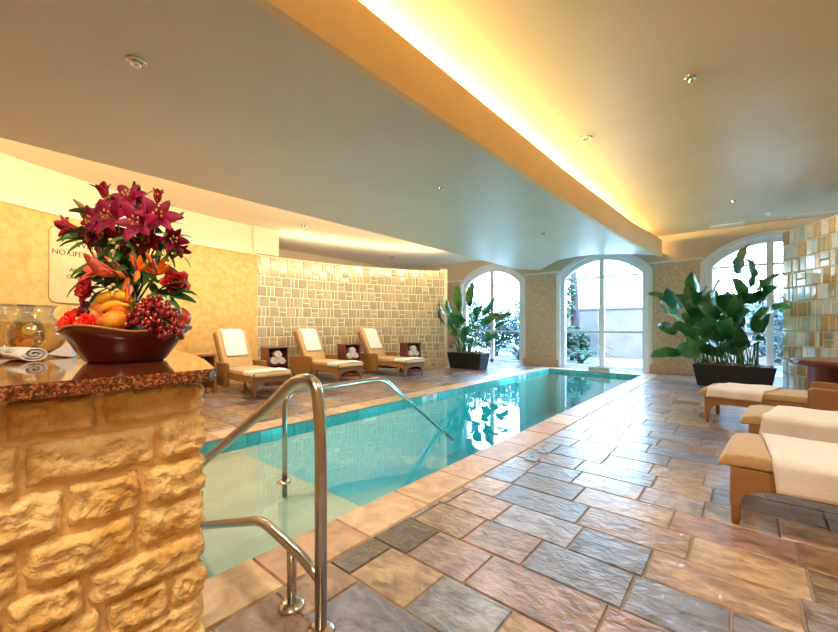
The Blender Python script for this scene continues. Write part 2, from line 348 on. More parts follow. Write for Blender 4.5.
# ================================================================ SETTING
PX0, PX1, PY0, PY1, CW = -4.30, -1.95, .70, 10.90, .33
ZC, ZU, ZR, YW = 2.97, 3.55, 3.52, 11.6       # soffit, raised ceiling right, raised ceiling left, window wall
SLATE = [tuple(max(.02, (sum(c) / 3 + (v - sum(c) / 3) * 1.8) * .72) for v in c) for c in [(.34, .31, .33), (.28, .29, .35), (.38, .30, .25), (.46, .36, .27), (.54, .43, .33), (.37, .30, .28), (.20, .16, .13), (.16, .14, .13), (.46, .40, .38), (.44, .32, .24), (.40, .40, .46), (.42, .32, .29), (.36, .36, .42), (.50, .45, .43)]]
TRAV = [(.62, .46, .30), (.70, .53, .36), (.56, .40, .26), (.72, .58, .42), (.64, .46, .32)]
def tiles(bm, lay, x0, x1, y0, y1, w0, w1, h, cols, z=0, gap=.005, along='X', r=random):
    j = 0; y = y0
    A0, A1, B0, B1 = (x0, x1, y0, y1) if along == 'X' else (y0, y1, x0, x1)
    b = B0
    while b < B1 - .01:
        b2 = min(b + h, B1); a = A0 - r.random() * w1
        while a < A1:
            a2 = a + r.choice([w0, w0, (w0 + w1) / 2, w1]); p, q = max(a, A0), min(a2, A1)
            if q - p > .02:
                c = r.choice(cols); k = .82 + .36 * r.random(); c = [c[i] * k * (.96 + .08 * r.random()) for i in range(3)]
                dz = (r.random() - .5) * .003
                X0, X1, Y0, Y1 = (p, q, b, b2) if along == 'X' else (b, b2, p, q)
                g = gap / 2; e = .006
                vs = [bm.verts.new(v) for v in ((X0 + g, Y0 + g, z - .012), (X1 - g, Y0 + g, z - .012), (X1 - g, Y1 - g, z - .012), (X0 + g, Y1 - g, z - .012),
                      (X0 + g + e, Y0 + g + e, z + dz), (X1 - g - e, Y0 + g + e, z + dz), (X1 - g - e, Y1 - g - e, z + dz), (X0 + g + e, Y1 - g - e, z + dz))]
                for f in ((4, 5, 6, 7), (0, 1, 5, 4), (1, 2, 6, 5), (2, 3, 7, 6), (3, 0, 4, 7)):
                    fc = bm.faces.new([vs[i] for i in f])
                    for lp in fc.loops: lp[lay] = (*c, 1)
            a = a2
        b = b2
bm = bm_(); lay = bm.loops.layers.float_color.new('tile')
rr = random.Random(3)
tiles(bm, lay, PX1 + CW, 3.2, -3, YW, .36, .56, .30, SLATE, r=rr)
tiles(bm, lay, -10.6, PX0 - CW, -3, YW, .36, .56, .30, SLATE, r=rr)
tiles(bm, lay, PX0 - CW, PX1 + CW, -3, PY0 - CW, .36, .56, .30, SLATE, r=rr)
tiles(bm, lay, PX0 - CW, PX1 + CW, PY1 + CW, YW, .36, .56, .30, SLATE, r=rr)
floor = struct('floor', bm, M['slate'], recalc=False)
bm = bm_()
for x0, x1, y0, y1 in ((PX1, 3.2, -3, YW), (-10.6, PX0, -3, YW), (PX0, PX1, -3, PY0), (PX0, PX1, PY1, YW)):
    box(bm, ((x0 + x1) / 2, (y0 + y1) / 2, -.058), (x1 - x0, y1 - y0, .1))
o = obj('grout_bed', bm, M['grout'], floor)
bm = bm_(); lay = bm.loops.layers.float_color.new('tile')
for a in ((PX1, PX1 + CW, PY0 - .13, PY1), (PX0 - CW, PX0, PY0 - .1, PY1)):
    tiles(bm, lay, *a, .53, .56, CW, TRAV, z=.004, along='Y', r=rr)
for a in ((PX0 - CW, PX1 + CW, PY0 - CW, PY0), (PX0 - CW, PX1 + CW, PY1, PY1 + CW)):
    tiles(bm, lay, a[0], a[1], a[2] + (.2 if a[2] < 1 else 0), a[3], .53, .56, CW, TRAV, z=.002, r=rr)
obj('coping', bm, M['travertine'], floor, recalc=False, label='warm travertine coping around the pool')

# pool basin: band tiles, walls, shelf, steps, floor
WL = -.085
pool = thing('swimming_pool', 'long narrow indoor lap pool with turquoise water and tiled waterline', 'swimming pool', ((PX0 + PX1) / 2, PY0, 0))
bm = bm_(); lay = bm.loops.layers.float_color.new('tile')
def wall_tiles(p, q, z0, z1, inward):
    """a row of square tiles along p-q facing inward"""
    p, q = Vector(p), Vector(q); L = (q - p).length; n = round(L / .15); d = (q - p) / n; nrm = Vector(inward) * .006
    for i in range(n):
        a, b = p + d * i + d * .02, p + d * (i + 1) - d * .02; k = .85 + .3 * rr.random(); c = (.09 * k, .46 * k, .48 * k, 1)
        vs = [bm.verts.new((a.x + nrm.x, a.y + nrm.y, z0)), bm.verts.new((b.x + nrm.x, b.y + nrm.y, z0)), bm.verts.new((b.x + nrm.x, b.y + nrm.y, z1)), bm.verts.new((a.x + nrm.x, a.y + nrm.y, z1))]
        f = bm.faces.new(vs)
        for lp in f.loops: lp[lay] = c
for z0, z1 in ((-.165, -.02),):
    wall_tiles((PX0, PY0), (PX0, PY1), z0, z1, (1, 0)); wall_tiles((PX1, PY0), (PX1, PY1), z0, z1, (-1, 0))
    wall_tiles((PX0, PY0), (PX1, PY0), z0, z1, (0, 1)); wall_tiles((PX0, PY1), (PX1, PY1), z0, z1, (0, -1))
M['band'] = attr_mat('band', .2, 8, .85, 1.15, .05, 10)
obj('waterline_tiles', bm, M['band'], pool, recalc=False)
bm = bm_(); D = -1.25; T = .06
box(bm, (PX0 - T / 2, (PY0 + PY1) / 2, D / 2 - .01), (T, PY1 - PY0 + .1, -D - .02)); box(bm, (PX1 + T / 2, (PY0 + PY1) / 2, D / 2 - .01), (T, PY1 - PY0 + .1, -D - .02))
box(bm, ((PX0 + PX1) / 2, PY0 - T / 2, D / 2 - .01), (PX1 - PX0, T, -D - .02)); box(bm, ((PX0 + PX1) / 2, PY1 + T / 2, D / 2 - .01), (PX1 - PX0, T, -D - .02))
box(bm, ((PX0 + PX1) / 2, (PY0 + PY1) / 2, D - .05), (PX1 - PX0 + .1, PY1 - PY0 + .1, .1))
obj('basin', bm, M['pool_plaster'], pool)
bm = bm_()
box(bm, ((PX0 + PX1) / 2, (PY0 + 2.0) / 2, (D - .20) / 2), (PX1 - PX0 - .002, 2.0 - PY0, -D - .20))
obj('entry_shelf', bm, M['shelf_plaster'], pool, bevel=.02)
bm = bm_()
for i in range(4):
    z = -.42 - .2 * i; box(bm, ((PX0 + PX1) / 2, 2.0 + .3 * i + .15, (D + z) / 2), (PX1 - PX0 - .002, .3, z - D))
obj('pool_step', bm, M['shelf_plaster'], pool, bevel=.015)
# water body: clear surface over an absorbing volume
bm = bm_(); box(bm, ((PX0 + PX1) / 2, (PY0 + PY1) / 2, (WL + D) / 2), (PX1 - PX0 + .004, PY1 - PY0 + .004, WL - D + .02)); 
for v in bm.verts:
    if v.co.z > -.5: v.co.z = WL
nt = M['water'].node_tree; va = N(nt, 'ShaderNodeVolumeAbsorption'); va.inputs['Color'].default_value = (.0, .81, .85, 1); va.inputs['Density'].default_value = 1.05
nt.links.new(va.outputs[0], [n for n in nt.nodes if n.type == 'OUTPUT_MATERIAL'][0].inputs['Volume'])
obj('water', bm, M['water'], pool, label='clear turquoise water')
for (x, y, s_, b) in ((PX0, 5.35, 1, '3 FT'), (PX0, 9.1, 1, '4 FT'),):
    bm = bm_(); box(bm, (x + .012, y, -.065), (.006, .42, .10)); o = obj('depth_marker', bm, M['mark_white'], pool)
    text(b, .10, M['mark_black'], 'lettering', o, (x + .018, y, -.065), (0, 1, 0), (0, 0, 1))
bm = bm_(); box(bm, (-2.98, PY1 + .12, .065), (.56, .05, .12)); nd = obj('no_diving_marker', bm, M['vent'], pool, bevel=.006, label='low pale plate with dark lettering')
text('NO DIVING', .095, M['mark_black'], 'lettering', nd, (-2.98, PY1 + .0945, .065), (1, 0, 0), (0, 0, 1))
# small blue marker tiles let into the coping
mk = thing('deck_marker', 'pair of small pale blue marker tiles set in the deck beside the coping', 'floor marker', (-1.46, 3.5, .006))
bm = bm_(); box(bm, (-1.46, 3.32, .006), (.10, .12, .006)); obj('marker_tile', bm, M['mark_blue'], mk)
bm = bm_(); box(bm, (-1.46, 3.70, .006), (.10, .34, .006)); obj('marker_tile', bm, M['mark_blue'], mk)
for y in (3.35, 3.56, 3.62): bm = bm_(); box(bm, (-1.43 if y > 3.5 and y < 3.6 else -1.48, y, .010), (.03, .02, .002)); obj('marker_dot', bm, M['mark_black'], mk)

# curved left wall
WC = Vector((-.37, 4.3)); WR = 8.17
def wp(phi, z, r=WR): return (WC.x - r * math.cos(phi), WC.y + r * math.sin(phi), z)
def arc_wall(bm, a0, a1, z0, z1, r0, r1, n=60):
    rings = []
    for i in range(n + 1):
        a = a0 + (a1 - a0) * i / n; rings.append([bm.verts.new(wp(a, z0, r0)), bm.verts.new(wp(a, z1, r0)), bm.verts.new(wp(a, z1, r1)), bm.verts.new(wp(a, z0, r1))])
    for i in range(n):
        for k in range(4): bm.faces.new((rings[i][k], rings[i + 1][k], rings[i + 1][(k + 1) % 4], rings[i][(k + 1) % 4]))
    bm.faces.new(rings[0]); bm.faces.new(rings[-1][::-1])
A_END, A_MID, A_MOS = R(-63), R(.1), R(37.4)
bm = bm_(); arc_wall(bm, A_END, A_MID, 0, 2.86, WR, WR + .25); struct('wall_left', bm, M['gold_stucco'], smooth=False)
bm = bm_(); arc_wall(bm, A_END, A_MID - R(.6), 2.86, ZR, WR + .05, WR + .25); arc_wall(bm, A_END, A_MID, 2.86, 2.885, WR - .02, WR + .06)
struct('wall_left_upper', bm, M['cream'])
bm = bm_(); arc_wall(bm, A_END, A_MID, 0, .1, WR - .015, WR + .01); struct('baseboard_left', bm, M['stone_stucco'])
bm = bm_(); arc_wall(bm, A_MID - R(.6), R(3.8), 2.9, ZR, WR - .0, WR + .2, 6); struct('trim_1', bm, M['cream'])      # pier above the end of the glazed wall

def mosaic(name, pos, L, z0, z1, cell, pattern, cols, seed):
    """glazed tile wall; pos(s, z, out) gives a point at arc length s; out = distance in front"""
    r = random.Random(seed); bm = bm_(); lay = bm.loops.layers.float_color.new('tile'); nz = round((z1 - z0) / cell); ch = (z1 - z0) / nz
    def tile(s0, s1, za, zb):
        g = .011; s0 += g; s1 -= g; za += g; zb -= g
        t = [(r.random() - .5) * .005 for _ in range(4)]; c = r.choice(cols); k = .92 + .16 * r.random(); c = (c[0] * k, c[1] * k, c[2] * k, 1)
        e = .010
        bk = [pos(s0, za, 0), pos(s1, za, 0), pos(s1, zb, 0), pos(s0, zb, 0)]
        fr = [pos(s0 + e, za + e, .016 + t[0]), pos(s1 - e, za + e, .016 + t[1]), pos(s1 - e, zb - e, .016 + t[1] + t[2] - t[0]), pos(s0 + e, zb - e, .016 + t[2])]
        vs = [bm.verts.new(p) for p in bk + fr]
        for f in ((4, 5, 6, 7), (0, 1, 5, 4), (1, 2, 6, 5), (2, 3, 7, 6), (3, 0, 4, 7)):
            fc = bm.faces.new([vs[i] for i in f])
            for lp in fc.loops: lp[lay] = c
    for j in range(nz):
        za = z0 + j * ch; zb = za + ch
        pattern(tile, L, za, zb, j, r)
    return struct(name, bm, M['tile_glaze'], recalc=False)
LM = WR * (A_MOS - A_MID)
def posL(s, z, out): return wp(A_MID + s / WR, z, WR - out)
def patL(tile, L, za, zb, j, r):
    s = -([0, .24, .12, .36][j % 4]); i = 0; h = zb - za
    while s < L:
        k = i % 4; wd = h * (.98 if k % 2 == 0 else .80); a, b = max(s, 0), min(s + wd, L)
        if b - a > .06:
            if k in (0, 2): tile(a, b, za, zb)
            elif k == 1:
                m_ = (a + b) / 2; tile(a, m_, za, zb); tile(m_, b, za, zb)
            else:
                m_ = (za + zb) / 2; tile(a, b, za, m_); tile(a, b, m_, zb)
        s += wd; i += 1
GL = [(.50, .42, .25), (.46, .40, .25), (.54, .46, .28), (.48, .43, .28), (.44, .40, .27), (.56, .48, .31)]
bm = bm_(); arc_wall(bm, A_MID, A_MOS, 0, 2.88, WR, WR + .2); o = struct('wall_left_far', bm, M['wall_grout'])
m_ = mosaic('wall_tiles', posL, LM, .02, 2.87, .238, patL, GL, 5); m_.parent = o; m_.pop('kind', None) if hasattr(m_, 'pop') else None
try: del m_['kind']
except KeyError: pass
bm = bm_(); p = wp(A_MOS, 1.45, WR + .1); box(bm, (p[0], p[1], 1.47), (.1, .22, 2.94), -A_MOS); struct('trim_2', bm, M['cream'])

# curved right wall of glazed blocks
QC = Vector((-7.7, 4.7)); QR = 10.0; B1 = R(34.1)
def posR(s, z, out): a = B1 - s / QR; return (QC.x + (QR - out) * math.cos(a), QC.y + (QR - out) * math.sin(a), z)
LR = QR * B1
def patR(tile, L, za, zb, j, r):
    s = -.5 * r.random() if j % 2 else -.12 - .1 * r.random()
    while s < L:
        wd = r.choice([.09, .13, .09, .17, .21]); a, b = max(s, 0), min(s + wd, L)
        if b - a > .05:
            if wd > .2 and r.random() < .3: m_ = (za + zb) / 2; tile(a, b, za, m_); tile(a, b, m_, zb)
            else: tile(a, b, za, zb)
        s += wd
GR = [(.54, .38, .18), (.62, .48, .26), (.46, .44, .32), (.74, .86, .88), (.55, .76, .82), (.80, .86, .84), (.60, .48, .26)]  # pale cyan tones paint in window light coming through and off the blocks
bm = bm_(); n = 40; rings = []
for i in range(n + 1):
    s = LR * i / n; rings.append([bm.verts.new(posR(s, 0, 0)), bm.verts.new(posR(s, 3.06, 0)), bm.verts.new(posR(s, 3.06, -.2)), bm.verts.new(posR(s, 0, -.2))])
for i in range(n):
    for k in range(4): bm.faces.new((rings[i][k], rings[i + 1][k], rings[i + 1][(k + 1) % 4], rings[i][(k + 1) % 4]))
bm.faces.new(rings[0]); bm.faces.new(rings[-1][::-1])
o = struct('wall_right_far', bm, M['wall_grout'])
m_ = mosaic('wall_tiles', posR, LR, .02, 3.05, .275, patR, GR, 9); m_.parent = o
del m_['kind']

# remaining shell
bm = bm_(); box(bm, (2.4, .85, 1.8), (.2, 7.7, 3.6)); struct('wall_right', bm, M['gold_stucco'])
bm = bm_(); box(bm, (-.8, -3.1, 1.8), (6.6, .2, 3.6)); struct('wall_near', bm, M['gold_stucco'])
bm = bm_(); box(bm, (-10.6, 7.7, 1.8), (.2, 8, 3.6)); struct('wall_left_outer', bm, M['beige'])
bm = bm_(); box(bm, (-9.6, 3.9, 1.8), (2, .2, 3.6)); struct('wall_left_return', bm, M['beige'])
bm = bm_(); box(bm, (3.2, 8.1, 1.8), (.2, 7.0, 3.6)); struct('wall_right_outer', bm, M['beige'])

# window wall with three arched openings
WX = [-6.60, -3.08, .45]; HA = 1.165
def arch(x, cx, ha, zs, za):
    h = za - zs; Rr = (ha * ha + h * h) / (2 * h); d = min(abs(x - cx), ha); return za - Rr + math.sqrt(Rr * Rr - d * d)
xs = sorted(set([-10.6, 3.2] + [cx + HA * k / 14 for cx in WX for k in range(-14, 15)]))
bm = bm_()
for i in range(len(xs) - 1):
    x0, x1 = xs[i], xs[i + 1]; xm = (x0 + x1) / 2; cx = next((c for c in WX if abs(xm - c) < HA), None)
    z0, z1 = (arch(x0, cx, HA, 2.72, 3.24), arch(x1, cx, HA, 2.72, 3.24)) if cx is not None else (0, 0)
    prism(bm, [(x0, z0), (x1, z1), (x1, 3.7), (x0, 3.7)], YW, YW + .25, 'Y')
struct('wall_back', bm, M['beige'])
# textured panels between the windows, with trims and bases
for k, (x0, x1) in enumerate(((-10.4, WX[0] - HA - .03), (WX[0] + HA + .03, WX[1] - HA - .03), (WX[1] + HA + .03, WX[2] - HA - .03), (WX[2] + HA + .03, 3.0))):
    bm = bm_(); box(bm, ((x0 + x1) / 2, YW - .01, 1.42), (x1 - x0, .03, 2.84)); struct('wall_back_panel_%d' % (k + 1), bm, M['stone_stucco'])
    bm = bm_(); box(bm, ((x0 + x1) / 2, YW - .02, 2.87), (x1 - x0, .06, .05)); struct('trim_%d' % (k + 3), bm, M['white_paint'])
    bm = bm_(); box(bm, ((x0 + x1) / 2, YW - .03, .09), (x1 - x0, .05, .18)); box(bm, ((x0 + x1) / 2, YW - .03, .20), (x1 - x0, .07, .035)); struct('baseboard_back_%d' % (k + 1), bm, M['stone_stucco'])
def arch_band(bm, cx, hi, zsi, zai, ho, zso, zao, y0, y1, zb=0, n=24):
    pin = [(cx - hi, zb)] + [(cx + hi * k / n, arch(cx + hi * k / n, cx, hi, zsi, zai)) for k in range(-n, n + 1)] + [(cx + hi, zb)]
    pou = [(cx - ho, zb)] + [(cx + ho * k / n, arch(cx + ho * k / n, cx, ho, zso, zao)) for k in range(-n, n + 1)] + [(cx + ho, zb)]
    rows = []
    for (a, b) in zip(pin, pou): rows.append([bm.verts.new((a[0], y0, a[1])), bm.verts.new((b[0], y0, b[1])), bm.verts.new((b[0], y1, b[1])), bm.verts.new((a[0], y1, a[1]))])
    for i in range(len(rows) - 1):
        for k in range(4): bm.faces.new((rows[i][k], rows[i][(k + 1) % 4], rows[i + 1][(k + 1) % 4], rows[i + 1][k]))
    bm.faces.new(rows[0]); bm.faces.new(rows[-1][::-1])
for k, cx in enumerate(WX):
    bm = bm_(); hi = HA - .14
    arch_band(bm, cx, hi, 2.64, 3.10, HA, 2.72, 3.24, YW + .02, YW + .16)
    wobj = struct('window_%d' % (k + 1), bm, M['white_paint'])
    bm = bm_(); arch_band(bm, cx, HA - .02, 2.715, 3.225, HA + .10, 2.76, 3.34, YW - .05, YW + .02); obj('casing', bm, M['white_paint'], wobj, bevel=.012)
    bm = bm_(); box(bm, (cx, YW + .09, 1.55), (.13, .08, 3.1)); obj('mullion', bm, M['white_paint'], wobj)
    bm = bm_(); box(bm, (cx, YW + .09, 2.62), (2 * hi, .06, .05)); obj('transom', bm, M['white_paint'], wobj)
    bm = bm_(); box(bm, (cx, YW + .09, 1.06), (2 * hi, .06, .06)); obj('rail', bm, M['white_paint'], wobj)
    bm = bm_(); box(bm, (cx, YW + .09, .05), (2 * hi, .08, .10)); obj('window_sill', bm, M['white_paint'], wobj)
    for s_ in (-1, 1):
        bm = bm_(); n = 12; x0, x1 = (cx - hi, cx - .06) if s_ < 0 else (cx + .06, cx + hi)
        pts = [(x0, .08), (x1, .08)] + [(x1 + (x0 - x1) * i / n, arch(x1 + (x0 - x1) * i / n, cx, hi, 2.64, 3.10)) for i in range(n + 1)]
        bm.faces.new([bm.verts.new((p[0], YW + .09, p[1])) for p in pts]); obj('pane', bm, M['pane'], wobj)
    l = lamp('window_portal', 'AREA', (cx, YW + .3, 1.6), 1, (1, 1, 1), (R(-90), 0, 0), shape='RECTANGLE', size=2.3, size_y=3.2); l.data.cycles.is_portal = True

# soffit over the pool: flat at ZC with vaulted pockets running up to the window heads
def zs(x, y):
    z = ZC
    for cx in WX[:2]:
        z = max(z, ZC + .50 * (1 - ((x - cx) / 1.76) ** 2) - .50 * (YW - y) / 1.70)
    return z
def edgeR(y):      # right edge of the soffit / beam line
    P_ = [(-3, -1.985), (1.7, -1.97), (5.4, -1.91), (9, -1.78), (11.3, -1.56)]
    for (a, b), (c, d) in zip(P_, P_[1:]):
        if y <= c: return b + (d - b) * (y - a) / (c - a)
    return P_[-1][1]
bm = bm_(); ys = [-3, -1.5, 0, 1.7, 3.5, 5.4, 7, 9] + [9.3 + .05 * i for i in range(47)]; NX = 84
def fs(i, j):
    y = min(ys[j], YW); x1 = edgeR(y); x = -5.3 + (x1 + 5.3) * i / NX; return (x, y, zs(x, y))
v = [[bm.verts.new(fs(i, j)) for j in range(len(ys))] for i in range(NX + 1)]
for i in range(NX):
    for j in range(len(ys) - 1): bm.faces.new((v[i][j], v[i][j + 1], v[i + 1][j + 1], v[i + 1][j]))
bmesh.ops.remove_doubles(bm, verts=bm.verts, dist=1e-5)
struct('ceiling_soffit', bm, M['ceiling_paint'])
bm = bm_()      # top of the soffit box and its left upstand
box(bm, (-5.27, 3.9, 3.245), (.05, 13.8, .53)); struct('ceiling_soffit_edge', bm, M['cream'])
# beam (fascia) along the right edge
bm = bm_(); yb = [-3, 0, 1.7, 3.5, 5.4, 7, 9, 10.2, 11.25]; rows = []
for y in yb:
    x = edgeR(y); rows.append([bm.verts.new(q) for q in ((x - .06, y, ZC - .012), (x + .012, y, ZC - .012), (x + .012, y, ZC + .06), (x, y, ZC + .06), (x, y, 3.39), (x - .06, y, 3.39))])
for i in range(len(rows) - 1):
    for k in range(6): bm.faces.new((rows[i][k], rows[i + 1][k], rows[i + 1][(k + 1) % 6], rows[i][(k + 1) % 6]))
bm.faces.new(rows[0]); bm.faces.new(rows[-1][::-1])
M['fascia'] = mat('fascia', (.80, .58, .30), .5, col2=(.83, .61, .33), scale=2)
struct('ceiling_beam', bm, M['fascia'])
bm = bm_(); box(bm, (.4, 4.3, ZU + .05), (5.8, 14.8, .1)); struct('ceiling', bm, M['upper_paint'])
bm = bm_(); box(bm, (-7.95, 4.3, ZR + .05), (5.4, 14.8, .1)); struct('ceiling_left', bm, M['cream'])
bm = bm_(); box(bm, (-3.9, 4.3, ZU + .12), (4, 14.8, .1)); struct('ceiling_middle', bm, M['cream'])

# ================================================================ OUTSIDE
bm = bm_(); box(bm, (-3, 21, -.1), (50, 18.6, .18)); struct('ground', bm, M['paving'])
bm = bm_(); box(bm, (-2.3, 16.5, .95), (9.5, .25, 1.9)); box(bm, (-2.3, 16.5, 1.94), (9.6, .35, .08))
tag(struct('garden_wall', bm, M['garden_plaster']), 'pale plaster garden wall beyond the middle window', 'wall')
def leafy(bm, c, rad, n, ls, r, flat=1):
    for _ in range(n):
        d = Vector((r.gauss(0, 1), r.gauss(0, 1), r.gauss(0, 1))).normalized(); k = r.random() ** .4
        p = Vector((c[0] + d.x * rad[0] * k, c[1] + d.y * rad[1] * k, c[2] + d.z * rad[2] * k))
        a = Vector((r.gauss(0, 1), r.gauss(0, 1), r.gauss(0, .6))).normalized(); b = a.orthogonal().normalized(); l_ = ls * (.7 + .6 * r.random())
        vs = [bm.verts.new(p - a * l_), bm.verts.new(p + b * l_ * .45), bm.verts.new(p + a * l_), bm.verts.new(p - b * l_ * .45)]; bm.faces.new(vs)
def shrub(x, y, rx, h, m, label, seed, cat='shrub'):
    r = random.Random(seed); t = thing('garden_shrub', label, cat, (x, y, 0), 0, 'shrubs in the garden')
    bm = bm_(); leafy(bm, (x, y, h * .55), (rx, rx * .8, h * .48), 2200, .075, r); obj('foliage', bm, m, t, recalc=False)
    bm = bm_()
    for _ in range(6): tube(bm, [(x + r.gauss(0, .05), y + r.gauss(0, .05), 0), (x + r.gauss(0, rx * .4), y + r.gauss(0, rx * .4), h * .7)], [.03, .01], 6)
    obj('stem', bm, M['bark'], t)
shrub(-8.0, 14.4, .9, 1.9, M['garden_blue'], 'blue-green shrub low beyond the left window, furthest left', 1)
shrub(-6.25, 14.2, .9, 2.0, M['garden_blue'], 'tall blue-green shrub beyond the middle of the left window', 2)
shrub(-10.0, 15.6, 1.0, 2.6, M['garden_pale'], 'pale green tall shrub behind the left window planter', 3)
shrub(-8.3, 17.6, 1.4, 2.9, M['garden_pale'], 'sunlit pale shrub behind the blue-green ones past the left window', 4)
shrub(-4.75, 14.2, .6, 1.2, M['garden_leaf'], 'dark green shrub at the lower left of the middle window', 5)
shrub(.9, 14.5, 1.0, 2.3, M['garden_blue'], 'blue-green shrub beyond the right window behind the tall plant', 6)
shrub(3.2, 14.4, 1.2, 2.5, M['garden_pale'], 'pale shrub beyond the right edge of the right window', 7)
# tree with a dark trunk left of the middle window
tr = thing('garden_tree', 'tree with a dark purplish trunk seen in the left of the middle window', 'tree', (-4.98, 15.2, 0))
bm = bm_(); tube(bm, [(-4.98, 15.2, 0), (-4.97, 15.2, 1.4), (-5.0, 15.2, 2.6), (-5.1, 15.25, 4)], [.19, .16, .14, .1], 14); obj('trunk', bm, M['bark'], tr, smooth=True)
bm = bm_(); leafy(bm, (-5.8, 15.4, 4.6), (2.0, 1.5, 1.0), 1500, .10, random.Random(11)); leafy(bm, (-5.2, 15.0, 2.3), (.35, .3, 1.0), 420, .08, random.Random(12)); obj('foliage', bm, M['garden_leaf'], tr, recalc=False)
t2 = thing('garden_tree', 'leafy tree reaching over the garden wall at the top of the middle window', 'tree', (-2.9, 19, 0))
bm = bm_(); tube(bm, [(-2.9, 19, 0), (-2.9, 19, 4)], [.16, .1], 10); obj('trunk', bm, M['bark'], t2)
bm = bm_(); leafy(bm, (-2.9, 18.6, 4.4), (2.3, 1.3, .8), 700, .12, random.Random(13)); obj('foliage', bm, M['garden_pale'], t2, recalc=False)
# palm like fern at the foot of the middle window
def frond(bm, base_, az, L, el, r, n=12, w=.16):
    p = Vector(base_); d = Vector((math.cos(az), math.sin(az), 0)); side = Vector((-math.sin(az), math.cos(az), 0)); pts = []
    for i in range(n + 1):
        t = i / n; a = el - t * (el + .7); pts.append(p.copy()); p = p + (d * math.cos(a) + UP * math.sin(a)) * L / n
    for i in range(1, n):
        t = i / n; wd = w * math.sin(PI * (t * .85 + .12))
        for s_ in (-1, 1):
            q = pts[i] + side * s_ * wd + (pts[i + 1] - pts[i]) * 1.2 - UP * wd * .25
            bm.faces.new([bm.verts.new(x) for x in (pts[i], pts[i] + (pts[i + 1] - pts[i]) * .55, q)])
    tube(bm, pts, [.008] * len(pts), 5)
for (x, y, lab, sd) in ((-4.12, 13.1, 'arching palm fern at the foot of the middle window', 21), (-6.3, 13.1, 'arching fern seen low in the left window', 22)):
    t = thing('palm_fern', lab, 'plant', (x, y, 0)); r = random.Random(sd); bm = bm_()
    for k in range(26): frond(bm, (x + r.gauss(0, .04), y + r.gauss(0, .04), .0), 2 * PI * k / 26 + r.random() * .3, .9 + .5 * r.random(), R(50 + 35 * r.random()), r)
    obj('fronds', bm, M['garden_leaf'], t, recalc=False)

# ================================================================ BAR COUNTER
HC = 1.09
bar = thing('bar_counter', 'rough golden stone bar counter with a polished red-brown granite top', 'counter', (-1.5, -.2, 0))
out = [(-1.055, -1.4), (-1.055, .375), (-1.065, .41), (-1.09, .436), (-1.38, .52), (-1.65, .585), (-2.03, .655), (-2.3, .62), (-2.42, .45), (-2.42, -1.4)]
bm = bm_(); prism(bm, out, HC - .032, HC); obj('granite_top', bm, M['granite'], bar, bevel=.006, seg=3)
bm = bm_(); box(bm, (-1.593, -.485, (HC - .032) / 2), (.914, 1.794, HC - .032)); obj('mortar_core', bm, M['mortar'], bar)
def rock_block(bm, c, s, r, out_dir, open_hi=False, open_lo=False):
    """split-faced stone: a subdivided block whose front bulges irregularly"""
    nu, nv = 24, 13
    ux = {'X': Vector((0, 1, 0)), 'Y': Vector((-1, 0, 0))}[out_dir]; n = {'X': Vector((1, 0, 0)), 'Y': Vector((0, 1, 0))}[out_dir]
    off = Vector((r.random() * 50, r.random() * 50, 0))
    from mathutils import noise
    def f(u, v):
        e = (min(u, .10) if open_hi else min(1 - u, .10) if open_lo else min(u, 1 - u, .10)) / .10; g = min(v, 1 - v, .16) / .16; k = (1 - (1 - e) ** 2) * (1 - (1 - g) ** 2)
        nz = noise.noise(Vector((u * s[0] * 26, v * s[1] * 26, 0)) + off) * .5 + noise.noise(Vector((u * s[0] * 60, v * s[1] * 60, 3)) + off) * .4 + noise.noise(Vector((u * s[0] * 130, v * s[1] * 130, 5)) + off) * .22
        ju = noise.noise(Vector((v * 3, 7, 0)) + off) * .006; jv = noise.noise(Vector((u * 4, 9, 0)) + off) * .006
        if open_hi and u > .8:      # the face turns round the corner
            rd = min(.034, s[0] * .18); t_ = (u - .8) / .2 * PI / 2 * 1.15
            return Vector(c) + ux * ((.8 - .5) * s[0] + ju * .3 + (s[0] * .2 + nz * .012) * math.sin(min(t_, PI / 2))) + UP * ((v - .5) * s[1] * (1 - .12 * (u - .8) / .2) + jv) + n * (k * (s[2] + nz * .021) - rd * 1.3 * (1 - math.cos(t_)))
        return Vector(c) + ux * ((u - .5) * s[0] + ju) + UP * ((v - .5) * s[1] + jv) + n * (k * (s[2] + nz * .021 * (.35 + .65 * k)))
    grid(bm, f, nu, nv)
r = random.Random(17); z = .0; j = 0
fz = bm_()
while z < HC - .05:
    h = .082 + .026 * r.random(); h = min(h, HC - .034 - z)
    a = -1.4 - r.random() * .1
    while a < .427:
        L = .12 + .13 * r.random(); b = min(a + L, .428)
        if b > .35: b = .428
        if b - a > .03: rock_block(fz, (-1.14, (a + b) / 2, z + h / 2), (b - a - .007, h - .007, .018 + .016 * r.random()), r, 'X', open_hi=b > .39)
        a = b
    a = -1.15
    while a > -2.05:
        L = .10 + .12 * r.random(); b = max(a - L, -2.05)
        if a - b > .03: rock_block(fz, ((a + b) / 2, .405, z + h / 2), (a - b - .007, h - .007, .012 + .008 * r.random()), r, 'Y', open_lo=False)
        a = b
    # corner stones bulge round the edge
    z += h + .004; j += 1
obj('stone_facing', fz, M['rock'], bar, smooth=True, label='split-face golden limestone blocks')

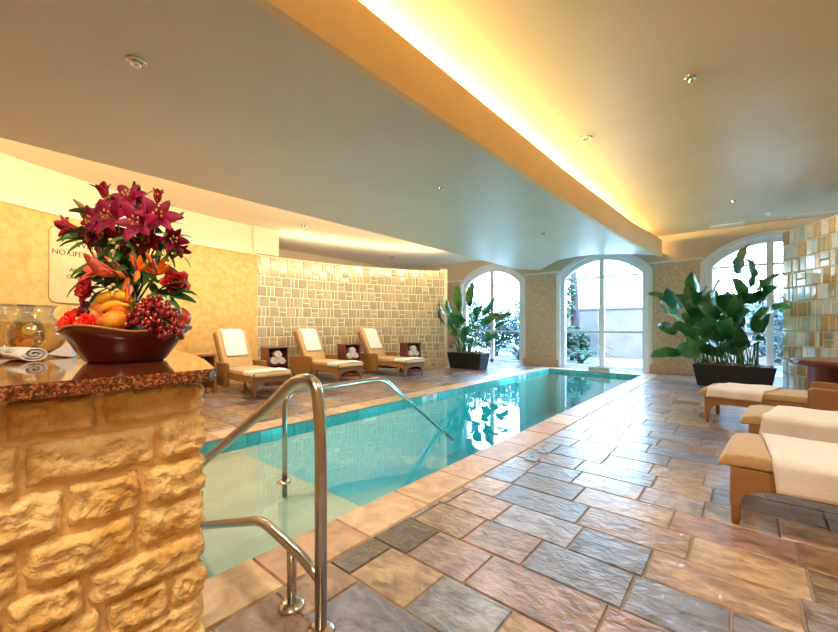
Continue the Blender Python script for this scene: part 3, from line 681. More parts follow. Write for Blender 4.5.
# ================================================================ HANDRAILS
def rail_thing(label, loc): return thing('pool_handrail', label, 'handrail', loc)
RT = .024
t = rail_thing('large brushed steel handrail beside the bar, arching over the near pool edge', (-1.27, .9, 0))
bm = bm_(); tube(bm, smooth_path([(-1.27, .9, 0), (-1.27, .9, .78), (-1.30, .9, .995), (-1.46, .9, .975), (-1.62, .9, .865), (-2.43, .9, .405), (-3.22, .9, -.19)], .12, 8), RT, 20); obj('top_rail', bm, M['steel'], t, smooth=True)
bm = bm_(); tube(bm, smooth_path([(-1.27, .9, .205), (-1.40, .9, .245), (-1.735, .9, .287), (-2.43, .9, .03), (-2.98, .9, -.19)], .08, 6), RT * .9, 18); obj('lower_rail', bm, M['steel'], t, smooth=True)
bm = bm_(); tube(bm, [(-1.48, .9, 0), (-1.48, .9, .25)], RT * .85, 18); obj('post', bm, M['steel'], t, smooth=True)
for x in (-1.27, -1.48): bm = bm_(); lathe(bm, [(.001, .022), (.034, .021), (.05, .012), (.056, .004), (.056, .0)], 28, (x, .9, .003)); obj('floor_flange', bm, M['steel'], t, smooth=True)
t = rail_thing('slimmer steel handrail standing in the water of the pool steps', (-2.9, 1.75, -.2))
bm = bm_(); tube(bm, smooth_path([(-2.9, 1.70, -.2), (-2.9, 1.70, .655), (-2.9, 2.83, .665), (-2.9, 4.1, -.275)], .13, 8), .021, 18); obj('top_rail', bm, M['steel'], t, smooth=True)
bm = bm_(); lathe(bm, [(.001, .02), (.034, .019), (.052, .01), (.06, .0)], 28, (-2.9, 1.70, WL + .002)); obj('floor_flange', bm, M['steel'], t, smooth=True)

# ================================================================ LOUNGERS
def make_lounger(label, group):
    """foot end at x = 0, head towards +x"""
    W = .64; t = thing('sun_lounger', label, 'sun lounger', (0, 0, 0), 0, group)
    prof = [(0.02, .0), (.075, .0), (.08, .19), (.10, .235), (.15, .265), (.22, .28), (.9, .28), (.95, .275), (1.70, .275), (1.70, .385), (.02, .385)]
    prof = [(0.01, .12), (.058, .12), (.064, .155), (.082, .19), (.12, .22), (.18, .238), (.28, .245), (1.72, .245), (1.72, .35), (.01, .35)]
    bm = bm_()
    for s_ in (-1, 1): prism(bm, prof, s_ * W / 2 - .025, s_ * W / 2 + .025, 'Y')
    fp = [(-W / 2, .12), (-W / 2 + .045, .12), (-W / 2 + .065, .18), (-W / 2 + .11, .22), (-W / 2 + .19, .245), (W / 2 - .19, .245), (W / 2 - .11, .22), (W / 2 - .065, .18), (W / 2 - .045, .12), (W / 2, .12), (W / 2, .35), (-W / 2, .35)]
    prism(bm, fp, .01, .055, 'X'); prism(bm, fp, 1.68, 1.73, 'X'); box(bm, (.86, 0, .33), (1.68, W - .04, .03))
    obj('frame', bm, M['wicker'], t, local=True, bevel=.008)
    for x in (.036, 1.69):
        for s_ in (-1, 1):
            bm = bm_(); tube(bm, [(x, s_ * (W / 2 - .005), 0), (x, s_ * (W / 2 - .005), .05), (x, s_ * (W / 2 - .005), .17), (x, s_ * (W / 2 - .005), .22)], [.019, .023, .026, .029], 10); obj('leg', bm, M['wicker'], t, local=True, smooth=True)
    for s_ in (-1, 1):
        bm = bm_(); prism(bm, [(.93, .10), (1.72, .10), (1.78, .30), (1.78, .51), (.98, .545), (.93, .525)], s_ * (W / 2 + .035) - .03, s_ * (W / 2 + .035) + .03, 'Y')
        obj('arm', bm, M['wicker'], t, local=True, bevel=.014)
    # raised back
    bm = bm_(); dx, dz = math.sin(R(28)), math.cos(R(28)); bx, bz = 1.28, .36; bl = .83
    def bp(a, o_): return (bx + dx * a + dz * o_, bz + dz * a - dx * o_)
    prism(bm, [bp(0, .03), bp(bl, .03), bp(bl + .03, .06), bp(bl, .10), bp(0, .10)], -W / 2 + .02, W / 2 - .02, 'Y'); obj('back_frame', bm, M['wicker'], t, local=True, bevel=.014)
    bm = bm_(); prism(bm, [bp(.02, -.07), bp(bl - .02, -.07), bp(bl + .04, -.03), bp(bl + .04, .03), bp(.0, .03)], -W / 2 + .035, W / 2 - .035, 'Y'); obj('back_cushion', bm, M['cushion'], t, local=True, bevel=.03, seg=4, smooth=True)
    bm = bm_(); prism(bm, [(-.045, .342), (-.05, .375), (-.015, .415), (.06, .432), (.6, .432), (1.26, .431), (1.30, .40), (1.28, .352), (.08, .352)], -W / 2 - .012, W / 2 + .012, 'Y'); obj('seat_cushion', bm, M['cushion'], t, local=True, bevel=.022, seg=4, smooth=True)
    return t
def cloth(name, label, group, f, nu, nv, loc, rz, th=.012):
    bm = bm_(); grid(bm, f, nu, nv); o = obj(name, bm, M['towel'], None, smooth=True, solid=th, recalc=False); o.location = loc; o.rotation_euler = (0, 0, rz)
    return tag(o, label, 'towel', group)
def foot_towel(label, group, loc, rz, x0, x1, hang_n, hang_f, seed, skew=0.0):
    """towel laid over the seat; near side (-y) hangs"""
    r = random.Random(seed); ph = r.random() * 6; W2 = .342
    def f(u, v):
        L = hang_n + 2 * W2 + hang_f; s_ = v * L; x = x0 + (x1 - x0) * u + skew * (v - .5)
        wob = .004 * math.sin(u * 9 + ph) + .004 * math.sin(v * 11 + u * 4 + ph)
        if s_ < hang_n: y, z = -W2 - .012 - .012 * math.sin(u * 12 + ph) * (1 - s_ / hang_n), .427 - (hang_n - s_)
        elif s_ > hang_n + 2 * W2: y, z = W2 + .012, .427 - (s_ - hang_n - 2 * W2)
        else: y, z = -W2 + (s_ - hang_n), .443 + wob
        d = min(abs(s_ - hang_n), abs(s_ - hang_n - 2 * W2))
        if d < .03: z -= (.03 - d) * .25
        if x < .04: z -= (.04 - x) * .35
        return Vector((x, y, z))
    return cloth('foot_towel', label, group, f, 24, 44, loc, rz)
def back_towel(label, group, loc, rz, seed):
    dx, dz = math.sin(R(28)), math.cos(R(28)); bl = .83
    def f(u, v):
        y = (u - .5) * .42; a = bl + .06 - v * .62; o_ = -.085
        if v < .12: a = bl + .06; o_ = -.085 + (.12 - v) / .12 * .20
        return Vector((1.28 + dx * a + dz * o_, y + .004 * math.sin(v * 9 + seed), .36 + dz * a - dx * o_ + .003 * math.sin(u * 14 + seed)))
    return cloth('back_towel', label, group, f, 14, 24, loc, rz)
proto = None
def place(label, group, x, y, rz):
    global proto
    if proto is None: o = proto = make_lounger(label, group)
    else: o = copy_tree(proto)
    o['label'] = label; o['group'] = group; o.location = (x, y, 0); o.rotation_euler = (0, 0, rz); return o
def loc_pt(o, p):
    return Vector(o.location) + Matrix.Rotation(o.rotation_euler[2], 3, 'Z') @ Vector(p)
# right row: foot ends towards the pool.  near corner given, width runs along local y
GRR = 'wicker loungers in the right row'
for k, (nx, ny, rz, lab, tl, x0, x1, hn, sk, sd) in enumerate((
        (-.075, 3.02, R(-4), 'wicker lounger at the lower right, nearest the camera', 'large cream towel draped over the foot of the nearest right lounger', .17, .90, .17, -.10, 1),
        (.02, 4.42, R(-4), 'middle wicker lounger of the right row', 'cream towel hanging from the middle right lounger', .14, .66, .15, .12, 2),
        (-.39, 6.04, R(-7), 'furthest wicker lounger of the right row, beside the large planter', 'cream towel across the far right lounger by the planter', .10, .62, .10, .14, 3))):
    # local near corner is (0,-.36)
    off = Matrix.Rotation(rz, 3, 'Z') @ Vector((0, -.335, 0)); o = place(lab, GRR, nx - off.x, ny - off.y, rz)
    foot_towel(tl, 'cream towels on the right loungers', o.location, rz, x0, x1, hn, .03, sd, sk)
GRL = 'wicker loungers along the curved wall'
for k, (fx, fy, rz, who) in enumerate(((-6.24, 3.43, R(180), 'left'), (-6.46, 5.34, R(180), 'middle'), (-6.02, 6.95, R(180), 'right'))):
    lab = {'left': 'wicker lounger before the gold wall, nearest the bar', 'middle': 'wicker lounger in the middle of the row by the tiled wall', 'right': 'wicker lounger at the planter end of the row by the tiled wall'}[who]
    o = place(lab, GRL, fx, fy, rz)
    w_ = {'left': 'leftmost', 'middle': 'middle', 'right': 'rightmost'}[who]
    foot_towel('folded cream towel on the foot of the %s lounger by the curved wall' % w_, 'foot towels on the wall side loungers', o.location, rz, .0, .34, .03, .06, 10 + k, .0)
    back_towel('white towel over the backrest of the %s lounger by the curved wall' % w_, 'white towels on the raised backrests', o.location, rz, 20 + k)

# side tables with rolled towels between the wall loungers
def side_table(x, y, rz, lab, who):
    t = thing('side_table', lab, 'side table', (x, y, 0), rz, 'dark red side tables'); Wd, Hh = .42, .76
    bm = bm_()
    for s_ in (-1, 1): box(bm, (0, s_ * (Wd / 2 - .015), Hh / 2), (Wd, .03, Hh))
    box(bm, (-Wd / 2 + .015, 0, Hh / 2), (.03, Wd - .06, Hh)); box(bm, (0, 0, .04), (Wd, Wd - .06, .08)); obj('cabinet_body', bm, M['mahogany'], t, local=True, bevel=.005)
    bm = bm_(); box(bm, (0, 0, Hh + .012), (Wd + .03, Wd + .03, .025)); obj('tabletop', bm, M['mahogany'], t, local=True, bevel=.006)
    bm = bm_(); box(bm, (.01, 0, .42), (Wd - .04, Wd - .07, .02)); obj('shelf', bm, M['mahogany'], t, local=True)
    for k, (yy, zz) in enumerate(((-.078, .507), (.078, .507), (0, .64))):
        bm = bm_(); n = 60; pts = []
        for i in range(n + 1):      # a spiral roll
            a = i / n * 6 * PI; rad = .012 + .062 * i / n; pts.append((rad * math.cos(a), rad * math.sin(a)))
        inner = [(p[0] * .86, p[1] * .86) for p in pts][::-1]
        rows = [[bm.verts.new((xx, p[0], p[1])) for p in pts] for xx in (-.13, .2)]
        for i in range(n): bm.faces.new((rows[0][i], rows[0][i + 1], rows[1][i + 1], rows[1][i]))
        o = obj('rolled_towel', bm, M['towel'], None, smooth=True, solid=.012, recalc=False)
        o.location = Vector((x, y, 0)) + Matrix.Rotation(rz, 3, 'Z') @ Vector((.02, yy, zz + .005)); o.rotation_euler = (0, 0, rz)
        tag(o, 'white rolled towel, %s of the pyramid in the %s red side table' % (('near bottom', 'far bottom', 'top')[k], who), 'towel', 'rolled towels in the side tables')
side_table(-7.50, 4.16, R(-8), 'dark red side table between the left and middle wall loungers', 'left')
side_table(-7.45, 6.10, R(-12), 'dark red side table between the middle and right wall loungers', 'middle')
side_table(-6.86, 7.72, R(-20), 'dark red side table beyond the last wall lounger', 'right')
# wicker stool table partly hidden by the bar
t = thing('wicker_table', 'wicker side table by the gold wall, half hidden behind the bar', 'side table', (-7.5, 2.66, 0))
bm = bm_(); box(bm, (-7.5, 2.66, .70), (.5, .5, .05)); obj('tabletop', bm, M['wicker'], t, bevel=.01)
bm = bm_(); box(bm, (-7.5, 2.43, .38), (.46, .03, .60)); box(bm, (-7.5, 2.89, .38), (.46, .03, .60)); box(bm, (-7.73, 2.66, .38), (.03, .46, .60)); obj('side_panels', bm, M['wicker'], t)
for sx in (-1, 1):
    for sy in (-1, 1): bm = bm_(); box(bm, (-7.5 + sx * .23, 2.66 + sy * .23, .34), (.04, .04, .68)); obj('leg', bm, M['wicker'], t, bevel=.006)

# round table at the right wall
t = thing('round_table', 'round dark table on a mahogany drum base by the tiled right wall', 'table', (.98, 7.3, 0))
bm = bm_(); lathe(bm, [(.001, .70), (.47, .70), (.50, .725), (.50, .76), (.48, .775), (.001, .775)], 48, (.98, 7.3, 0)); obj('tabletop', bm, M['mahogany'], t, smooth=False, bevel=.004)
bm = bm_(); lathe(bm, [(.30, 0), (.33, .02), (.33, .68), (.36, .70)], 40, (.98, 7.3, 0)); obj('drum_base', bm, M['mahogany'], t, smooth=True)
# ================================================================ PLANTERS
def blade(bm, base_, d, L, Wd, droop, roll, r, n=10, face=None):
    """broad leaf: folded along the midrib, bending down towards the tip"""
    d = d.normalized(); side = d.cross(UP)
    if side.length < .1: side = Vector((1, 0, 0))
    side.normalize(); side = Matrix.Rotation(roll, 3, d) @ side; p = Vector(base_); rows = []
    if face is not None:
        side = d.cross(face)
        side = side.normalized() if side.length > .1 else d.orthogonal().normalized()
    for i in range(n + 1):
        t = i / n; wd = Wd / 2 * (math.sin(PI * min(1, t * .93 + .07)) ** .62) * (1 - .15 * t)
        if i == n: wd = .003
        nrm = side.cross(d).normalized(); e = .28; wv = .04 * Wd * math.sin(i * 1.9 + L * 30)
        rows.append([bm.verts.new(p + side * wd * k + nrm * (abs(k) * e * wd + wv * abs(k))) for k in (-1, -.5, 0, .5, 1)])
        ax = side; d = (Matrix.Rotation(-droop / n * (.4 + 1.2 * t), 3, ax) @ d).normalized(); p = p + d * L / n
    for i in range(n):
        for k in range(4): bm.faces.new((rows[i][k], rows[i][k + 1], rows[i + 1][k + 1], rows[i + 1][k]))
def potted(x, y, Wt, Wb, Dp, h, label, leaves, seed, yawp=0):
    r = random.Random(seed); t = thing('potted_plant', label, 'potted plant', (x, y, 0))
    bm = bm_(); lo = [(-Wb / 2, -Dp / 2 + .04), (Wb / 2, -Dp / 2 + .04), (Wb / 2, Dp / 2 - .04), (-Wb / 2, Dp / 2 - .04)]; hi = [(-Wt / 2, -Dp / 2), (Wt / 2, -Dp / 2), (Wt / 2, Dp / 2), (-Wt / 2, Dp / 2)]
    L = [bm.verts.new((x + a, y + b, 0)) for a, b in lo]; Hh = [bm.verts.new((x + a, y + b, h)) for a, b in hi]; Hi = [bm.verts.new((x + a * .95, y + b * .88, h)) for a, b in hi]; Li = [bm.verts.new((x + a * .95, y + b * .88, h - .08)) for a, b in hi]
    for A, B in ((L, Hh), (Hh, Hi), (Hi, Li)):
        for i in range(4): bm.faces.new((A[i], A[(i + 1) % 4], B[(i + 1) % 4], B[i]))
    bm.faces.new(L[::-1]); obj('planter_box', bm, M['planter'], t, bevel=.006, label='tapered black rectangular planter')
    bm = bm_()
    def f(u, v): return Vector((x + (u - .5) * Wt * .94, y + (v - .5) * Dp * .86, h - .04 + .055 * math.sin(PI * u) ** .3 * math.sin(PI * v) ** .3 + .02 * r.random()))
    grid(bm, f, 40, 12); obj('moss', bm, M['moss'], t, label='reddish green moss')
    fb, sb = bm_(), bm_()
    for (ox, top, lean, L_, W_, dr) in leaves:
        b = Vector((x + ox, y + r.uniform(-.1, .1), h - .02)); az = r.uniform(-.9, .9) if lean[1] is None else lean[1]
        dirx = Vector((lean[0], az, 0)); tip = Vector((b.x + dirx.x, b.y + dirx.y * .6, top)); mid = b.lerp(tip, .5) - Vector((dirx.x * .18, dirx.y * .1, 0)) + UP * .03
        pts = [b.lerp(mid, k / 4) * (1 - k / 8) + mid.lerp(tip, k / 4) * (k / 8) if False else (b * (1 - k / 8) ** 2 + mid * 2 * (k / 8) * (1 - k / 8) + tip * (k / 8) ** 2) for k in range(9)]
        tube(sb, pts, [.012 - .0009 * k for k in range(9)], 6); d = (pts[-1] - pts[-2]).normalized()
        d = (d + Vector((dirx.x * .9, dirx.y * .5, 0))).normalized(); fv = Vector((r.gauss(0, .5), r.gauss(-.7, .45), r.gauss(.25, .45))); blade(fb, pts[-1], d, L_ * 1.12, W_ * 1.35, dr, 0, r, face=fv)
    obj('foliage', fb, M['leaf'], t, smooth=True, recalc=False); obj('stems', sb, M['leaf_stem'], t, smooth=True)
r = random.Random(5)
big = [(.10, 2.25, (.02, 0), .55, .32, .5), (.12, 1.95, (.1, -.2), .55, .42, .6), (-.45, 1.75, (-.12, .1), .58, .30, .2), (.35, 1.8, (.1, 0), .5, .34, 1.2), (-.15, 1.65, (-.1, -.3), .5, .32, .9)]
for k in range(62):
    ox = r.uniform(-.5, .40); top = r.uniform(.58, 1.7); big.append((ox, top, (ox * .3 + r.uniform(-.26, .08), None), r.uniform(.36, .55), r.uniform(.18, .29), r.uniform(.5, 1.7)))
big += [(-.6, 1.7, (-.45, -.1), .5, .2, 1.0), (-.6, 1.45, (-.4, -.2), .5, .2, 1.2), (-.6, 1.05, (-.35, 0), .45, .18, 1.3), (.3, 1.1, (.05, -.2), .36, .2, 1.0)]
potted(-.17, 9.95, 1.28, 1.12, .55, .44, 'broad-leaved plant in a long black planter before the right window', big, 31)
r = random.Random(8)
sm = [(-.1, 1.75, (-.12, 0), .66, .26, .3), (.05, 1.80, (.04, 0), .64, .24, .3), (.2, 1.55, (.35, 0), .5, .14, .2), (-.3, 1.5, (-.35, 0), .5, .14, .3)]
for k in range(40):
    ox = r.uniform(-.42, .42); top = r.uniform(.58, 1.6); sm.append((ox, top, (ox * .8 + r.uniform(-.2, .2), None), r.uniform(.34, .52), r.uniform(.15, .24), r.uniform(.5, 1.8)))
potted(-6.10, 9.40, 1.16, 1.0, .5, .46, 'broad-leaved plant in a black planter at the end of the tiled wall', sm, 32)

# ================================================================ WALL SIGN
def wall_hit(px):
    u = (px - 419) / FPX; d = Vector((Cc * u - S, S * u + Cc)); b = d.dot(-WC); a = d.dot(d); c = WC.dot(WC) - WR * WR
    return (-b + math.sqrt(b * b - a * c)) / a, d
k0, d0 = wall_hit(99); pc = d0 * k0; ph = math.asin((pc.y - WC.y) / WR)
tang = Vector((math.sin(ph), math.cos(ph), 0)); nrm = Vector((math.cos(ph), -math.sin(ph), 0))
zc = 1.2 + 57 / FPX * k0; base_pt = Vector((pc.x, pc.y, zc)) + nrm * .03
sg = thing('wall_sign', 'cream pool rules sign with dark lettering on the gold wall', 'sign', base_pt)
mt = Matrix((tang, UP, nrm)).transposed()
bm = bm_(); n = 8; pts = []; SW, SH = 1.34, 1.12
for cx_, cy_, a0 in ((1, 1, 0), (-1, 1, 90), (-1, -1, 180), (1, -1, 270)):
    for i in range(n + 1): a = R(a0 + 90 * i / n); pts.append((cx_ * (SW / 2 - .09) + .09 * math.cos(a), cy_ * (SH / 2 - .09) + .09 * math.sin(a)))
prism(bm, pts, -.012, .006); bmesh.ops.transform(bm, matrix=Matrix.Translation(base_pt) @ mt.to_4x4(), verts=bm.verts); board = obj('sign_board', bm, M['sign'], sg)
bm = bm_(); tube(bm, [base_pt + mt @ Vector((p[0], p[1], .004)) for p in pts + pts[:2]], .008, 6); obj('sign_border', bm, M['sign_edge'], sg)
for body, sz, yy in (('WARNING', .14, .34), ('NO LIFEGUARD ON DUTY', .108, .19), ('NO DIVING', .085, .045), ('ALLOWED IN POOL', .095, -.06), ('CHILDREN UNDER 14', .095, -.165), ('OR PETS IN POOL', .085, -.27), ('REGULATED BY STATE CODE', .04, -.44)):
    text(body, sz, M['ink'], 'lettering', board, base_pt + mt @ Vector((0, yy, .008)), tang, UP)

# ================================================================ CEILING FITTINGS
def fitting(px, py, zc, name, label, cat, rad=.05, hgt=.03, m='chrome', group=None):
    u = (px - 419) / FPX; d = (zc - EYE) * FPX / (327 - py); x, y = (Cc * u - S) * d, (S * u + Cc) * d
    t = thing(name, label, cat, (x, y, zc), 0, group)
    bm = bm_(); lathe(bm, [(rad, 0), (rad, -.008), (rad * .75, -.014), (rad * .7, -.004), (.001, -.004)], 24, (x, y, zc)); obj('rim', bm, M[m], t, smooth=True)
    bm = bm_(); lathe(bm, [(rad * .38, 0), (rad * .38, -hgt), (rad * .2, -hgt - .006), (.001, -hgt - .006)], 16, (x, y, zc)); obj('head', bm, M[m], t, smooth=True)
fitting(137, 62, ZC, 'downlight', 'round recessed ceiling light above the left of the bar', 'ceiling light', .062)
fitting(441, 187, ZC, 'ceiling_sensor', 'tiny round ceiling fitting over the middle of the pool', 'ceiling fitting', .05)
fitting(543, 233, ZC, 'ceiling_sensor', 'tiny round ceiling fitting over the far part of the pool', 'ceiling fitting', .05)
fitting(587, 138, ZU, 'ceiling_sensor', 'pale flat disc on the glowing ceiling beside the beam', 'ceiling fitting', .06, .005, 'vent')
fitting(691, 77, ZU, 'sprinkler', 'brass sprinkler head on the raised ceiling at upper right', 'sprinkler', .05, .05)
fitting(734, 201, ZU, 'sprinkler', 'small sprinkler on the raised ceiling left of the smoke detector', 'sprinkler', .05, .03)
fitting(770, 213, ZU, 'smoke_detector', 'white smoke detector on the ceiling near the right window', 'smoke detector', .09, .05, 'vent')
fitting(303, 225, ZR, 'sprinkler', 'ceiling sprinkler above the tiled wall', 'sprinkler', .09, .04)
fitting(392, 257, ZR, 'sprinkler', 'small ceiling fitting near the far end of the tiled wall', 'ceiling fitting', .09, .03)
for (px, py, W_, rz, lab) in ((727, 225, .6, 0, 'white slotted air vent by the right window head'), (815, 214.5, .8, 0, 'white slotted air vent above the tiled right wall')):
    u = (px - 419) / FPX; d = (ZU - EYE) * FPX / (327 - py); x, y = (Cc * u - S) * d, (S * u + Cc) * d
    y = min(y, YW - .25)
    t = thing('air_vent', lab, 'air vent', (x, y, ZU)); bm = bm_()
    box(bm, (x, y - .11, ZU - .01), (W_, .03, .02)); box(bm, (x, y + .11, ZU - .01), (W_, .03, .02)); box(bm, (x - W_ / 2, y, ZU - .01), (.03, .25, .02)); box(bm, (x + W_ / 2, y, ZU - .01), (.03, .25, .02)); obj('vent_frame', bm, M['vent'], t)
    for k in range(5): bm = bm_(); box(bm, (x, y - .08 + .04 * k, ZU - .008), (W_ - .03, .012, .016)); obj('slat', bm, M['vent'], t)
    bm = bm_(); box(bm, (x, y, ZU - .001), (W_ - .03, .2, .002)); obj('backing', bm, M['dark'], t)

# ================================================================ BOWL OF FRUIT AND FLOWERS
BD = 1.24; bc = at(127, 363, BD); bc.z = HC
bowl = thing('fruit_bowl', 'large wavy-rimmed dark red wooden bowl on the granite bar', 'bowl', bc)
yaw0 = math.atan2(RIGHT.y, RIGHT.x)
def bf(kk):
    def f(r_, z_, a):
        q = math.cos(4 * (a - yaw0)); t = max(0, z_ / .107); return (r_ * (1 + .06 * q * t ** 2 + .04 * math.cos(2 * (a - yaw0)) * t ** 2), z_ + .009 * q * t ** 3)
    return f
bm = bm_(); lathe(bm, [(.001, .0), (.098, .0), (.108, .008), (.130, .042), (.150, .076), (.176, .104), (.171, .107), (.144, .078), (.122, .042), (.09, .016), (.001, .014)], 64, bc, f=bf(0)); obj('bowl_body', bm, M['bowl_wood'], bowl, smooth=True)
bm = bm_(); n = 96; pts = []
for i in range(n + 1):
    a = 2 * PI * i / n; rr_, zz = bf(0)(.1745, .106, a); pts.append((bc.x + rr_ * math.cos(a), bc.y + rr_ * math.sin(a), bc.z + zz))
tube(bm, pts, .0042, 6, False); obj('rim', bm, M['bowl_rim'], bowl, smooth=True, label='paler brown wavy rim')
# dark vase inside the bowl that carries the stems
vase_p = at(125, 345, BD + .03); vz = HC + .02
vs_ = thing('flower_vase', 'dark low vase standing in the fruit bowl and holding the flower stems', 'vase', (vase_p.x, vase_p.y, vz))
bm = bm_(); lathe(bm, [(.001, 0), (.045, 0), (.05, .05), (.042, .14), (.045, .16), (.038, .16), (.036, .12), (.001, .02)], 28, (vase_p.x, vase_p.y, vz)); obj('vase_body', bm, M['planter'], vs_, smooth=True)
neck = Vector((vase_p.x, vase_p.y, vz + .10))

def fruit(name, label, cat, px, py, d, rad, m, scale=(1, 1, 1), stem=True, group=None, notch=True):
    c = at(px, py, d); t = thing(name, label, cat, c, 0, group); bm = bm_(); sphere(bm, c, rad, scale, sub=3)
    if notch:
        for v in bm.verts:
            q = (v.co - c); k = math.sqrt(q.x ** 2 + q.y ** 2) / rad
            if q.z > 0 and k < .45: v.co.z -= (.45 - k) * rad * .35
    obj('flesh', bm, M[m], t, smooth=True)
    if stem: bm = bm_(); tube(bm, [c + Vector((0, 0, rad * .7 * scale[2])), c + Vector((.004, 0, rad * 1.12 * scale[2]))], .0022, 6); obj('stalk', bm, M['bark'], t)
    return t
fruit('orange', 'whole orange at the front of the bowl between apples and grapes', 'orange', 115, 321, 1.16, .033, 'orange_fruit', stem=False)
fruit('peach', 'orange-red peach beside the banana, above the orange', 'peach', 122, 308, 1.20, .032, 'peach')
fruit('peach', 'orange peach tucked under the banana at the left', 'peach', 103, 309, 1.20, .030, 'peach')
fruit('apple', 'glossy red apple left of the orange', 'apple', 104, 322, 1.17, .028, 'apple')
fruit('apple', 'red apple at the right end of the bowl behind the grapes', 'apple', 178, 318, 1.25, .038, 'apple')
fruit('apple', 'red and yellow apple among the grapes in the middle', 'apple', 136, 312, 1.24, .034, 'apple')
fruit('pear', 'green and orange pear left of the red apple in the bowl', 'pear', 96, 318, 1.19, .027, 'pear', (1, 1, 1.35))
# banana
def banana(label, pts, rad):
    P = [at(*p) for p in pts]; t = thing('banana', label, 'banana', P[len(P) // 2]); Q = smooth_path(P, .05, 6); n = len(Q)
    bm = bm_(); tube(bm, Q, [rad * (.35 + .65 * min(1, min(i, n - 1 - i) / (n * .22))) for i in range(n)], 8); obj('peel', bm, M['banana'], t, smooth=True)
    bm = bm_(); tube(bm, [Q[-1], Q[-1] + (Q[-1] - Q[-3]) .normalized() * .012], [rad * .38, rad * .3], 6); obj('stalk', bm, M['bud'], t)
banana('yellow banana arched over the other fruit', [(92, 309, 1.19), (100, 299, 1.18), (113, 294.5, 1.18), (127, 297, 1.18), (136, 305, 1.19)], .0165)
banana('second banana, lower and more orange, under the arched one', [(98, 318, 1.185), (105, 307, 1.18), (118, 303, 1.18), (130, 306, 1.18)], .0145)

def grapes(label, spots, rad, m, seed, n, d0):
    r = random.Random(seed); c0 = at(spots[0][0], spots[0][1], d0); t = thing('grape_bunch', label, 'grapes', c0)
    me = None; placed = []
    tries = 0
    while len(placed) < n and tries < 6000:
        tries += 1; sx, sy, rx, ry = r.choice(spots); p = at(sx + r.uniform(-1, 1) * rx, sy + r.uniform(-1, 1) * ry, d0 + r.uniform(-.035, .035))
        if all((p - q).length > rad * 1.75 for q in placed): placed.append(p)
    first = None
    for p in placed:
        if first is None: bm = bm_(); sphere(bm, (0, 0, 0), rad, (1, 1, 1.12), sub=2); first = obj('grape', bm, M[m], None, smooth=True); g = first
        else: g = first.copy(); C.objects.link(g)
        g.parent = t; g.location = p - c0
    bm = bm_()
    for p in placed[::2]: tube(bm, [c0 + UP * .03, c0.lerp(p, .6) + UP * .01, p], .0016, 5)
    obj('stalk', bm, M['stem'], t)
grapes('large bunch of red grapes spilling over the right rim of the bowl', [(150, 318, 14, 9), (163, 322, 16, 9), (170, 330, 12, 7), (157, 310, 12, 6), (134, 320, 8, 5)], .0092, 'grape', 3, 88, 1.155)
grapes('small bunch of red grapes heaped highest, against the flowers', [(152, 302, 9, 6), (146, 306, 7, 4)], .0088, 'grape', 4, 22, 1.18)
grapes('few dark purple grapes at the left under the red rose', [(84, 308, 4, 5), (88, 312, 3, 3)], .0085, 'dark_grape', 5, 8, 1.2)

def frame_of(d):
    d = d.normalized(); a = d.cross(UP)
    if a.length < .05: a = Vector((1, 0, 0))
    a.normalize(); return a, d.cross(a).normalized()
def petal(bm, c, out, axis, L, Wd, curl, open_, n=7, tipw=.0):
    """petal starts along the axis and opens outwards"""
    side = axis.cross(out).normalized(); p = Vector(c); ang = open_; rows = []
    for i in range(n + 1):
        t = i / n; d = axis * math.cos(ang) + out * math.sin(ang); nn = axis * -math.sin(ang) + out * math.cos(ang)
        wd = Wd / 2 * (math.sin(PI * (t * .88 + .10)) ** .8) if i < n else tipw
        rows.append([bm.verts.new(p + side * wd * k - nn * (k * k) * wd * .35) for k in (-1, 0, 1)]); p = p + d * L / n; ang += curl / n
    for i in range(n):
        for k in range(2): bm.faces.new((rows[i][k], rows[i][k + 1], rows[i + 1][k + 1], rows[i + 1][k]))
def stem_to(t, c, r=.0028):
    bm = bm_(); mid = c.lerp(neck, .5) + (c - neck) * 0 + Vector((0, 0, .01)); tube(bm, [c, mid, neck], r, 6); obj('stem', bm, M['stem'], t)
def lily(label, px, py, d, face, size, m='lily', open_=.45, curl=1.3, nleaf=2, seed=0):
    r = random.Random(seed); c = at(px, py, d); t = thing('lily', label, 'flower', c, 0, 'lilies of the arrangement')
    ax = (RIGHT * face[0] + UP * face[1] - FWD * face[2]).normalized(); a, b = frame_of(ax); bm = bm_()
    for k in range(6):
        th = 2 * PI * k / 6 + r.random() * .25; petal(bm, c, a * math.cos(th) + b * math.sin(th), ax, size * (1.1 if k % 2 else 1.0), size * (.5 if k % 2 else .38), curl + r.uniform(-.2, .3), open_)
    obj('petals', bm, M[m], t, smooth=True, solid=.0012, recalc=False)
    bm = bm_()
    for k in range(5):
        th = 2 * PI * k / 5; q = c + ax * size * .62 + (a * math.cos(th) + b * math.sin(th)) * size * .16; tube(bm, [c, q], .0009, 5); sphere(bm, q, .0035, (1, 1, 1.6), sub=1)
    obj('stamens', bm, M['stamen'], t)
    stem_to(t, c)
    bm = bm_()
    for k in range(nleaf):
        q = c.lerp(neck, .12 + .12 * k); dd = (RIGHT * r.uniform(-1, 1) + UP * r.uniform(-.5, .5) - FWD * r.uniform(-.2, .9)); blade(bm, q, dd, .085 + .04 * r.random(), .026, 1.0, r.uniform(-1, 1), r, 6)
    if nleaf: obj('leaves', bm, M['dark_leaf'], t, smooth=True, recalc=False)
    else: bm.free()
